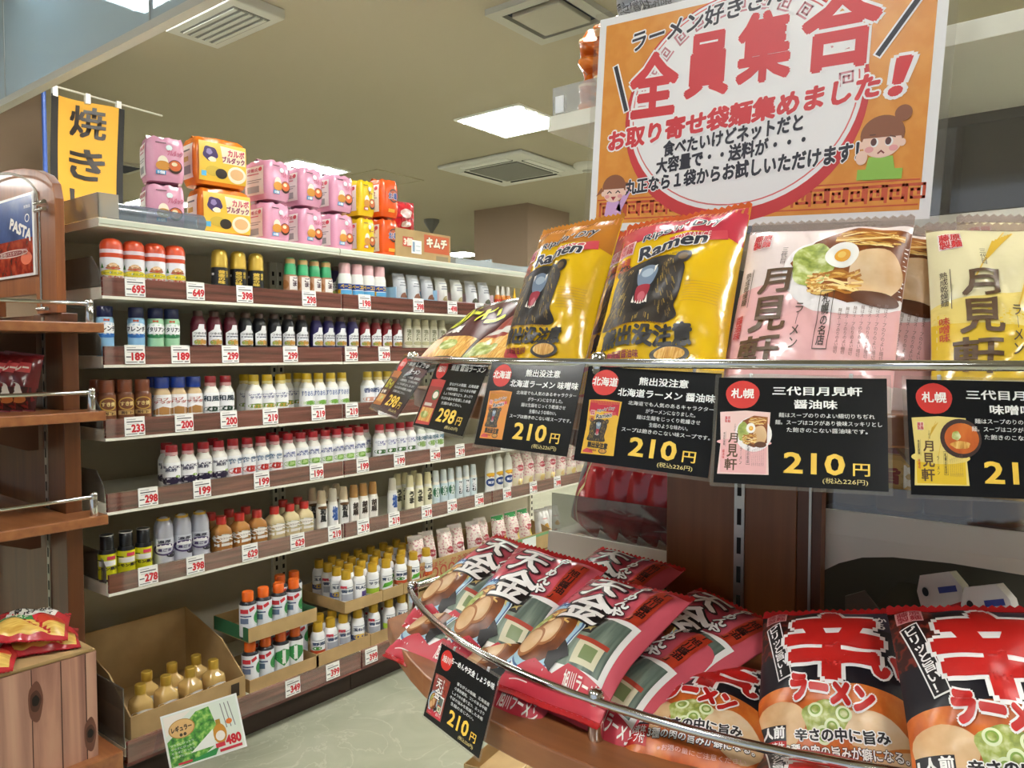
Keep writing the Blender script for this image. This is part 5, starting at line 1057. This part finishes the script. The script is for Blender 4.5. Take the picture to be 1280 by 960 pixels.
for i, (y, x) in enumerate(((.185, GX+.0), (.12, GX-.03))):
    o = bpy.data.objects.new('seasoning_packet', me); COL.objects.link(o); o.matrix_world = Matrix.Translation((x+.03, y, ZL+.175)) @ Matrix.Rotation(-PI/2-.25, 4, 'Z') @ Matrix.Rotation(-.35, 4, 'Y') @ Matrix.Rotation(-.1, 4, 'X') @ Matrix.Scale(1.15, 4)
    tag(o, 'white and red packet with a hanging hole under the right white shelf, %s one' % ('left', 'right')[i], 'seasoning packet', 'hang-hole packets under the right shelf')
b = MB(); b.box(GX+.0, GX+.25, .10, .245, ZL, ZL+.172, M('#5a564c', .8)); o = b.build('packet_carton'); tag(o, 'dull grey carton holding the white and red packets', 'carton')
# goods on the right top board
OT = pack_mb(.16, .10, .06, film('#c8641c'), Art().rect(film('#d97a2a'), .1, .1, .9, .4, 1).rect('#e8c08a', .2, .6, .8, .7, 1), film('#b85a1a'), .05, seed=61, wr=2.4).mesh('noodle_multipack')
for k, z in enumerate((1.815+.052, 1.815+.145)): put_pack(OT, 'noodle_multipack', (GX+.11, .862, z), (0, 0, 1), (-1, .25, .05), 'orange noodle multipack on the right top board behind the poster, %s one' % ('lower', 'upper')[k], 'noodle pack', 'orange multipacks on the right top board')
b = pack_mb(.16, .10, .07, M('#b9bcc2', .3, .2, .5, .2, .2, 30), Art().text('#4a4a50', '原材料名 小麦粉\n内容量 賞味期限', .1, .15, .9, .5, L=2).rect('#6a6a70', .1, .6, .8, .64, 2), M('#a9acb2', .3, .3), .05, seed=62, wr=2)
put_pack(b.mesh('noodle_multipack'), 'noodle_multipack', (GX+.06, .735, 1.815+.185), (0, 0, 1), (-1, .1, .05), 'silver noodle multipack above the poster on the right top board', 'noodle pack')
b = MB(); b.box(GX+.03, GX+.25, .62, .79, 1.811, 1.948, CARTON); o = b.build('carton'); tag(o, 'brown carton under the silver multipack on the right top board, hidden by the poster', 'carton')
# ------------------------------------------------------------------ orange poster
PW, PH = .575, .385
b = MB(); b.box(-PW/2-.012, PW/2+.012, -PH/2-.012, PH/2+.012, 0, .0012, clear('laminate', '#ffffff', .10, .03))
b.box(-PW/2, PW/2, -PH/2, PH/2, .0013, .0022, M('#f1f0f2', .22))
ASP = PW/PH
a = Art(); OR = noisy('poster_orange', [(.4, '#dd8f36'), (.6, '#e2983f')], (1, 1, 1), 40, 2, .3)
a.rect(OR, .025, .035, .975, .965, 1); INK, RD = '#1d1b2c', '#cf2f38'
a.ell('#c92f34', .475, .50, .36, .485, 1.6, n=64).ell('#f3f1f3', .475, .525, .345, .455, 2, n=64).ring('#d86a6a', .475, .53, .335, .44, .004, .006, 2.3, n=64)
def key(a, cx, cy, s, col, L, w_=.012, rot=0):         # squared spiral
    p = [(-1, -1), (-1, 1), (1, 1), (1, -.6), (-.4, -.6), (-.4, .4), (.4, .4), (.4, -.1)]; c, q = math.cos(rot), math.sin(rot)
    a.line(col, [(cx+s*(x*c-y*q)/ASP, cy+s*(x*q+y*c)) for x, y in p], w_, L, ASP)
for k in range(20): key(a, .06+.0475*k, .10, .030, '#c9512c', 1.4, .011)
for y in (.055, .148): a.line('#c9512c', [(.03, y), (.97, y)], .006, 1.4, ASP)
for k in range(15):
    q = PI*(.02+.069*k); key(a, .475+.30*math.cos(q), .53+.395*math.sin(q), .024, '#cf8a96', 2.5, .008, q)
def T(m, s_, q, L=5, bold=.04, edge='#f6f3f4', eb=.06): a.text(m, s_, 0, 0, 1, 1, L=L, bold=bold, edge=edge, ebold=eb, quad=q)
T(INK, 'ラーメン好きさん', [(.125, .815), (.60, .905), (.605, .99), (.125, .905)], bold=.03)
a.poly(INK, [(.66, .955), (.70, .975), (.685, .945)], 5).poly(INK, [(.72, .965), (.75, .985), (.735, .955)], 5)
for ch, x0, y0, x1, y1 in (('全', .13, .52, .285, .79), ('員', .315, .575, .445, .83), ('集', .475, .60, .62, .87), ('合', .655, .605, .845, .90)): a.text(RD, ch, x0, y0, x1, y1, L=5, bold=.04, edge='#f6f3f4', ebold=.035)
for p0, p1 in (((.07, .76), (.115, .56)), ((.95, .845), (.85, .63))):
    a.line('#f6f3f4', [p0, p1], .034, 4.4, ASP); a.line(INK, [p0, p1], .020, 5, ASP)
T(RD, 'お取り寄せ袋麺集めました', [(.06, .375), (.855, .47), (.86, .565), (.06, .465)], bold=.05, eb=.07); T(RD, '！', [(.885, .47), (.905, .47), (.925, .60), (.90, .60)], bold=.05, eb=.07)
T(INK, '食べたいけどネットだと', [(.255, .325), (.67, .375), (.67, .445), (.255, .39)], edge=None)
T(INK, '大容量で・・送料が・・・', [(.235, .250), (.68, .305), (.68, .37), (.235, .318)], edge=None)
T(INK, '丸正なら１袋からお試しいただけます！', [(.13, .165), (.82, .235), (.82, .31), (.13, .23)], bold=.045)
# two small drawn girls (hair, face, jumper)
def girl(cx, cy, k, happy):
    hair, skin = ('#8a5030', '#f2cdbb'); jump = '#d3a6d8' if happy else '#8fbf4a'
    E_ = lambda m, x, y, rx, ry, L, **kw: a.ell(m, cx+k*x/ASP, cy+k*y, k*rx/ASP, k*ry, L, **kw)
    a.poly(jump, [(cx-k*.8/ASP, cy-k*2.0), (cx+k*.85/ASP, cy-k*2.0), (cx+k*.6/ASP, cy-k*.8), (cx-k*.6/ASP, cy-k*.8)], 5)
    if happy: a.line(jump, [(cx+k*.6/ASP, cy-k*1.4), (cx+k*1.3/ASP, cy-k*.1)], k*.5, 5, ASP); E_(skin, 1.4, .15, .26, .26, 5.2); a.poly(hair, [(cx-k*1.0/ASP, cy), (cx-k*1.7/ASP, cy-k*.3), (cx-k*1.2/ASP, cy+k*.4)], 5); a.poly(hair, [(cx+k*1.0/ASP, cy+k*.3), (cx+k*1.5/ASP, cy+k*.6), (cx+k*.9/ASP, cy+k*.7)], 5)
    else: E_(hair, .95, 1.35, .42, .42, 5); a.line(jump, [(cx-k*.9/ASP, cy-k*1.7), (cx+k*.9/ASP, cy-k*1.75)], k*.55, 5.3, ASP); E_(skin, -.95, -.8, .3, .38, 6)
    E_(hair, 0, .35, 1.1, 1.0, 5.2); E_(skin, 0, -.05, .98, .82, 5.4); E_(skin, -1.0, -.15, .18, .2, 5.3); E_(skin, 1.0, -.15, .18, .2, 5.3)
    a.poly(hair, [(cx-k*.95/ASP, cy+k*.2), (cx+k*.95/ASP, cy+k*.2), (cx+k*.8/ASP, cy+k*.95), (cx, cy+k*1.25), (cx-k*.8/ASP, cy+k*.95)], 5.6)
    E_('#e8a0a0', -.6, -.4, .22, .16, 5.7); E_('#e8a0a0', .6, -.4, .22, .16, 5.7)
    if happy:
        for s_ in (-1, 1): a.line('#3a2420', [(cx+k*(s_*.4-.18)/ASP, cy-k*.12), (cx+k*s_*.4/ASP, cy+k*.03), (cx+k*(s_*.4+.18)/ASP, cy-k*.12)], k*.09, 6, ASP)
        a.poly('#a8303a', [(cx-k*.25/ASP, cy-k*.42), (cx+k*.25/ASP, cy-k*.42), (cx, cy-k*.75)], 6)
    else:
        for s_ in (-1, 1): E_('#f6f2f0', s_*.36, -.05, .2, .24, 6); E_('#5a2a24', s_*.36-.04, -.02, .15, .2, 6.3); a.line('#5a3424', [(cx+k*(s_*.5-.1)/ASP, cy+k*(.3-.06*s_)), (cx+k*(s_*.5+.15)/ASP, cy+k*(.26-.1*s_))], k*.06, 6.4, ASP)
        a.line('#8a3a34', [(cx-k*.14/ASP, cy-k*.62), (cx, cy-k*.5), (cx+k*.14/ASP, cy-k*.62)], k*.08, 6, ASP)
girl(.088, .185, .058, True); girl(.875, .30, .072, False)
a.text('#f4f0ee', 'nil', .44, .055, .475, .09, L=5, bold=.03)
b.art(a, lambda s, v, L: (-PW/2+PW*s, -PH/2+PH*v, .0022+.0003*L))
o = b.build('poster'); o.matrix_world = frame((1.247, .502, 1.728), (.0, -.062, 1), (-1, 0, 0))
tag(o, 'large orange laminated poster with white circle and red lettering, behind the ramen packs', 'poster')
for y in (.70, .32):                                    # strings that carry the poster from the top board
    b = MB(); b.tube([(1.249, y, 1.915-.062*(.5-y)*0), (1.262, y, 1.95), (1.32, y, 1.812)], .0012, M('#d8d8d8', .3)); o = b.build('hanging_string'); tag(o, 'thin clear string holding the orange poster, %s one' % ('left' if y > .5 else 'right'), 'string', 'poster strings')

# ------------------------------------------------------------------ ramen packs on the display
TENM = pack_mb(.185, .24, .032, TENF, TEN, SEALR, .03, .30, 3, film('#c23a4a')).mesh('ramen_pack')
GT = 'red shop-front ramen packs on the lower bowed shelf'
def ten(c, up, n, lab, rz=0): return put_pack(TENM, 'ramen_pack', c, up, n, lab, 'ramen pack', GT)
UPC, NC = Vector((.935, -.10, .33)), Vector((-.33, .07, .94))
ten((1.045, .895, .912), (.903, -.14, .396), (-.40, -.01, .915), 'red ramen pack at the left end of the lower bowed shelf, by the rail end')
ten((.985, .762, .915), (.86, -.06, .50), (-.50, -.03, .85), 'red ramen pack, middle one of the three front ones on the lower bowed shelf')
ten((.935, .590, .925), UPC, NC, 'red ramen pack lying topmost, beside the chrome post on the lower bowed shelf')
ten((.955, .545, .878), (.93, -.18, .28), (-.28, .02, .95), 'red ramen pack directly beneath the topmost one by the chrome post')
ten((1.06, .505, .895), (.90, -.30, .22), (-.22, -.04, .97), 'red ramen pack at the rear right of the stack, near the brown post')
ten((1.13, .70, .915), (.95, -.1, .3), (-.3, .0, .95), 'red ramen pack at the rear of the stack, under the white shelf')
ten((.935, .70, .858), (.97, -.05, .15), (-.15, 0, .98), 'red ramen pack lowest in the stack, corner poking out under the rail')
ten((1.0, .88, .856), (.97, -.1, .12), (-.12, 0, .98), 'red ramen pack underneath the leftmost one, at the left rail end')
KARM = pack_mb(.18, .235, .034, KARAF, KARA, SEALR, .03, .25, 5, film('#8a1c1c'), fold=0).mesh('ramen_pack')
GK = 'black hot ramen packs on the lower bowed shelf'
put_pack(KARM, 'ramen_pack', (.965, .435, .852), (.975, .222, .03), (-.08, .06, .995), 'black hot ramen pack lying flat right of the chrome post', 'ramen pack', GK)
put_pack(KARM, 'ramen_pack', (1.005, .282, .908), (.83, .26, .50), (-.53, .05, .845), 'black hot ramen pack propped up, middle of the three', 'ramen pack', GK)
put_pack(KARM, 'ramen_pack', (.945, .100, .960), (.77, .30, .555), (-.56, -.06, .825), 'black hot ramen pack propped highest, at the right edge', 'ramen pack', GK)
put_pack(KARM, 'ramen_pack', (.845, .235, .836), (.97, .2, .0), (.0, 0, 1), 'black hot ramen pack lowest, its end showing under the rail', 'ramen pack', GK)
put_pack(KARM, 'ramen_pack', (.985, .06, .87), (.95, .2, .1), (-.1, 0, 1), 'black hot ramen pack under the highest one, at the right edge', 'ramen pack', GK)
# upper shelf
BM_, BS_ = pack_mb(.18, .28, .042, YEL, BEARM, film('#c07a2a'), .03, 0, 11, av=(.13, 1), back= film('#c9a01a')).mesh('ramen_pack'), pack_mb(.19, .30, .042, YEL, BEARS, film('#c85a2c'), .03, 0, 12, av=(.125, 1), back= film('#c9a01a')).mesh('ramen_pack')
GB = 'yellow bear ramen packs on the upper bowed shelf'
put_pack(BM_, 'ramen_pack', (1.010, .706, 1.402), (.396, -.029, .918), (-.904, .166, .395), 'yellow ramen pack with brown top and bear head, left of the two', 'ramen pack', GB)
put_pack(BS_, 'ramen_pack', (.957, .489, 1.392), (.538, .095, .838), (-.841, -.004, .54), 'yellow ramen pack with red top and bear head, right of the two', 'ramen pack', GB)
put_pack(BS_, 'ramen_pack', (1.045, .56, 1.392), (.50, .06, .86), (-.86, .0, .5), 'yellow ramen pack with red top, behind the front bear pack', 'ramen pack', GB)
MN, MP = pack_mb(.195, .255, .034, PINKF, MOONS, SEALC, .05, 0, 13, av=(.14, 1), back= film('#d8b4b0')).mesh('ramen_pack'), pack_mb(.18, .24, .034, CREAMF, MOONM, SEALC, .04, 0, 14, av=(.14, 1), back= film('#d8c070')).mesh('ramen_pack')
GM = 'pale ramen packs with brush lettering on the upper bowed shelf'
put_pack(MN, 'ramen_pack', (.968, .300, 1.372), (.472, .019, .881), (-.876, -.104, .471), 'pale pink ramen pack with egg and noodles, front one', 'ramen pack', GM)
put_pack(MN, 'ramen_pack', (1.025, .272, 1.368), (.46, -.03, .88), (-.87, -.15, .46), 'pale pink ramen pack second behind the front one', 'ramen pack', GM)
put_pack(MN, 'ramen_pack', (1.08, .246, 1.364), (.45, -.06, .88), (-.87, -.2, .45), 'pale pink ramen pack third behind the front one', 'ramen pack', GM)
put_pack(MP, 'ramen_pack', (1.035, .098, 1.365), (.447, .121, .886), (-.821, -.337, .46), 'cream yellow ramen pack with brown bowl, at the right edge', 'ramen pack', GM)
put_pack(MP, 'ramen_pack', (1.09, .075, 1.378), (.43, .1, .89), (-.82, -.3, .45), 'cream yellow ramen pack behind the one at the right edge', 'ramen pack', GM)
# two dark packs lying back at the left end of the upper shelf
LONGA = Art().rect('#4a1712', 0, .3, 1, .82, 1).text('#d8d83a', '旭川ラーメン', 0, 0, 1, 1, L=3, bold=.05, edge='#1a1412', ebold=.05, quad=[(.05, .50), (.97, .46), (.97, .72), (.05, .78)]).rect(NOODLE, .05, .08, .95, .3, 1.4).ell(PORK, .3, .2, .16, .09, 2).ell(GREENS, .6, .2, .14, .06, 2).rect('#e8e2da', .05, .32, .2, .42, 2).text('#f0ece4', '特製', .3, .34, .6, .43, L=3, bold=.05)
LONGB = Art().rect('#8a2a1c', 0, .3, 1, .85, 1).rect(NOODLE, .04, .05, .96, .36, 1.4).ell('#3f7a4a', .7, .66, .26, .12, 2).ell('#efe8dc', .7, .66, .2, .08, 2.4).rect('#c8c4bc', .1, .40, .7, .47, 2).ell(GREENS, .4, .2, .3, .08, 2.2)
LM = pack_mb(.135, .26, .026, M('#8a8884', .25, .5, .5, .3, .25, 20), LONGA, M('#c4c6ca', .25, .5), .03, 0, 15, wr=.9).mesh('ramen_pack')
LM2 = pack_mb(.135, .26, .026, film('#c9b48a'), LONGB, M('#26262a', .25, .3), .03, 0, 16, wr=.9).mesh('ramen_pack')
GLN = 'long dark ramen packs at the left end of the upper bowed shelf'
put_pack(LM, 'ramen_pack', (1.10, .965, 1.362), (.86, .02, .50), (-.48, .12, .84), 'long dark brown ramen pack leaning back, leftmost on the upper shelf', 'ramen pack', GLN)
put_pack(LM2, 'ramen_pack', (1.065, .835, 1.352), (.88, .0, .46), (-.44, .1, .88), 'long reddish ramen pack leaning back beside the brown topped bear pack', 'ramen pack', GLN)

# ------------------------------------------------------------------ hanging price cards
CW, CH = .172, .121
CARDBLK = '#16181d'
def card(place, title, body, price, tax, pic, pbox, titlebox=None, circle=True):
    b = MB()
    b.box(-CW/2-.004, CW/2+.004, -CH/2-.004, CH/2+.004, -.0004, .0002, clear('card_laminate', '#ffffff', .16, .04)); b.box(-CW/2, CW/2, -CH/2, CH/2, .0003, .0010, M(CARDBLK, .16, 0, .5, .15))
    a = Art()
    a.ell('#cf2a22', .155, .835, .105, .135, 1, n=24, wob=.02).text('#f4f1ea', place, .055 if len(place) > 2 else .085, .80, .255 if len(place) > 2 else .225, .89, L=2.4, bold=.03)
    n = len(title)
    for k, (s_, x0, x1) in enumerate(title): a.text('#f2f1ee', s_, x0, .835-.125*k, x1, .915-.125*k, L=2, bold=.03)
    for k, (s_, x0, x1) in enumerate(body): a.text('#dcdcd8', s_, x0, .625-.068*k, x1, .668-.068*k, L=2, bold=.01)
    a.text('#f0c64a', price, .42, .12, .76, .30, L=2.4, bold=.03).text('#f0c64a', '円', .81, .12, .90, .225, L=2.4, bold=.02).text('#e8d48a', tax, .64, .035, .89, .09, L=2.4)
    a.put(pic, *pbox, dL=1.2, kL=.25)
    b.art(a, lambda s, v, L: (-CW/2+CW*s, -CH/2+CH*v, .0010+.00025*L))
    return b.mesh('price_card')
def minipack(base, art, top=None):
    p = Art().poly(base, [(0, 0), (1, .02), (.97, .5), (1, .98), (.5, 1), (0, .97), (.04, .5)], .2); p.put(art, .05, .03, .95, .97, dL=.5, kL=1); return p
hk = [('北海道でも人気のあるキャラクター', .36, .98), ('がラーメンになりました。', .50, .86), ('麺は生麺をじっくり乾燥させ', .44, .90), ('生麺のような味わい。', .54, .82), ('スープは飽きのこない味スープです。', .34, .98)]
sp = [('麺はスープのりのよい細切りちぢれ', .38, .93), ('麺。スープはコクがあり後味スッキリとし', .36, .97), ('た飽きのこない醤油味です。', .43, .89)]
hb = [('昔ながらの製麺、北海道産', .42, .97), ('小麦粉使用。コシのある中細', .40, .95), ('しょうゆの香り立つ、あっさり', .38, .93), ('そばの旨みを乾燥した本格', .36, .93), ('生麺のあじわい。', .4, .8)]
cards = [
 (card('旭川', [('蜂屋 しょうゆ', .36, .98), ('ラーメン', .52, .84)], hb, '298', '(税込321円)', minipack('#b0682c', LONGA), (.03, .07, .30, .72)), (1.23, 1.287, 1.261), (-.753, .338, .565), (.494, -.277, .824), .80, 'narrow black price card hanging leftmost on the upper rail, reading 298'),
 (card('旭川', [('蜂屋 醤油ラーメン', .34, .98)], hb, '298', '(税込321円)', minipack('#b8302a', LONGB), (.03, .03, .32, .70)), (1.113, 1.029, 1.253), (-.866, .304, .398), (.369, -.15, .917), .80, 'black price card with red and green pack picture reading 298, second from left'),
 (card('北海道', [('熊出没注意', .42, .78), ('北海道ラーメン 味噌味', .27, .98)], hk, '210', '(税込226円)', minipack('#d9882c', BEARM), (.05, .08, .31, .66)), (1.017, .77, 1.248), (-.952, .109, .286), (.283, -.04, .958), .812, 'black price card below the brown topped bear pack, reading 210'),
 (card('北海道', [('熊出没注意', .42, .78), ('北海道ラーメン 醤油味', .27, .98)], hk, '210', '(税込226円)', minipack('#e0ae2c', BEARS), (.05, .08, .31, .66)), (1.016, .553, 1.239), (-.96, -.10, .247), (.252, -.018, .968), .815, 'black price card below the red topped bear pack, reading 210'),
 (card('札幌', [('三代目月見軒', .34, .86), ('醤油味', .47, .72)], sp, '210', '(税込226円)', minipack('#ecc9c4', MOONS), (.02, .08, .33, .68)), (1.031, .336, 1.233), (-.89, -.262, .372), (.355, .112, .928), .805, 'black price card with pale pink pack picture, reading 210'),
 (card('札幌', [('三代目月見軒', .34, .86), ('味噌味', .47, .72)], sp, '210', '(税込226円)', minipack('#e6cf7a', MOONM), (.02, .08, .33, .68)), (1.146, .128, 1.228), (-.825, -.50, .25), (.2, .1, .97), .80, 'black price card with yellow pack picture, at the right edge of the upper rail'),
 (card('旭川', [('らーめんや天金 しょうゆ味', .24, .98)], hb, '210', '(税込226円)', minipack('#8a3a2c', TEN), (.03, .06, .31, .62)), (1.124, 1.018, .655), (-.914, .268, .305), (.293, -.085, .952), .705, 'black price card hanging from the lower rail under the red ramen packs'),
]
GC = 'black price cards hanging from the chrome rails'
for me, c, n, up, s_, lab in cards:
    c = CPOS+(Vector(c)-CPOS)*s_-Vector(up)*.007; o = bpy.data.objects.new('price_card', me); COL.objects.link(o)
    k = .21*s_/CW; o.matrix_world = frame(c, up, n) @ Matrix.Scale(k, 4); tag(o, lab, 'price card', GC)
    m = o.matrix_world
    for sx_ in (-.30, .30):
        h = MB(); h.tube([m @ Vector((sx_*CW, CH/2-.012, -.002)), m @ Vector((sx_*CW, CH/2+.006, -.003))], .002, M('#dfe3e4', .2), 6)
        hm = h.build('card_clip'); hm.parent = o; hm.matrix_parent_inverse = m.inverted()
# carton on the floor beneath
q = at(592, 955, 2, .34)
b = MB(); b.box(-.13, .13, -.1, .1, 0, .30, CARTON); b.box(-.132, .132, -.002, .002, .30, .303, M('#c9b48a', .6)); b.prism([(-.13, .30), (.13, .30), (.13, .34), (-.13, .34)], .098, .1, CARTON, lambda a_, c_, h: (a_, h, c_)); b.prism([(-.1, .30), (.1, .30), (.1, .34), (-.1, .34)], -.13, -.128, CARTON, lambda a_, c_, h: (h, a_, c_))
o = b.build('floor_carton'); o.location = (q.x+.13, q.y-.06, 0); o.rotation_euler = (0, 0, .15); tag(o, 'brown carton on the floor beneath the lower bowed shelf, only its top showing', 'carton')
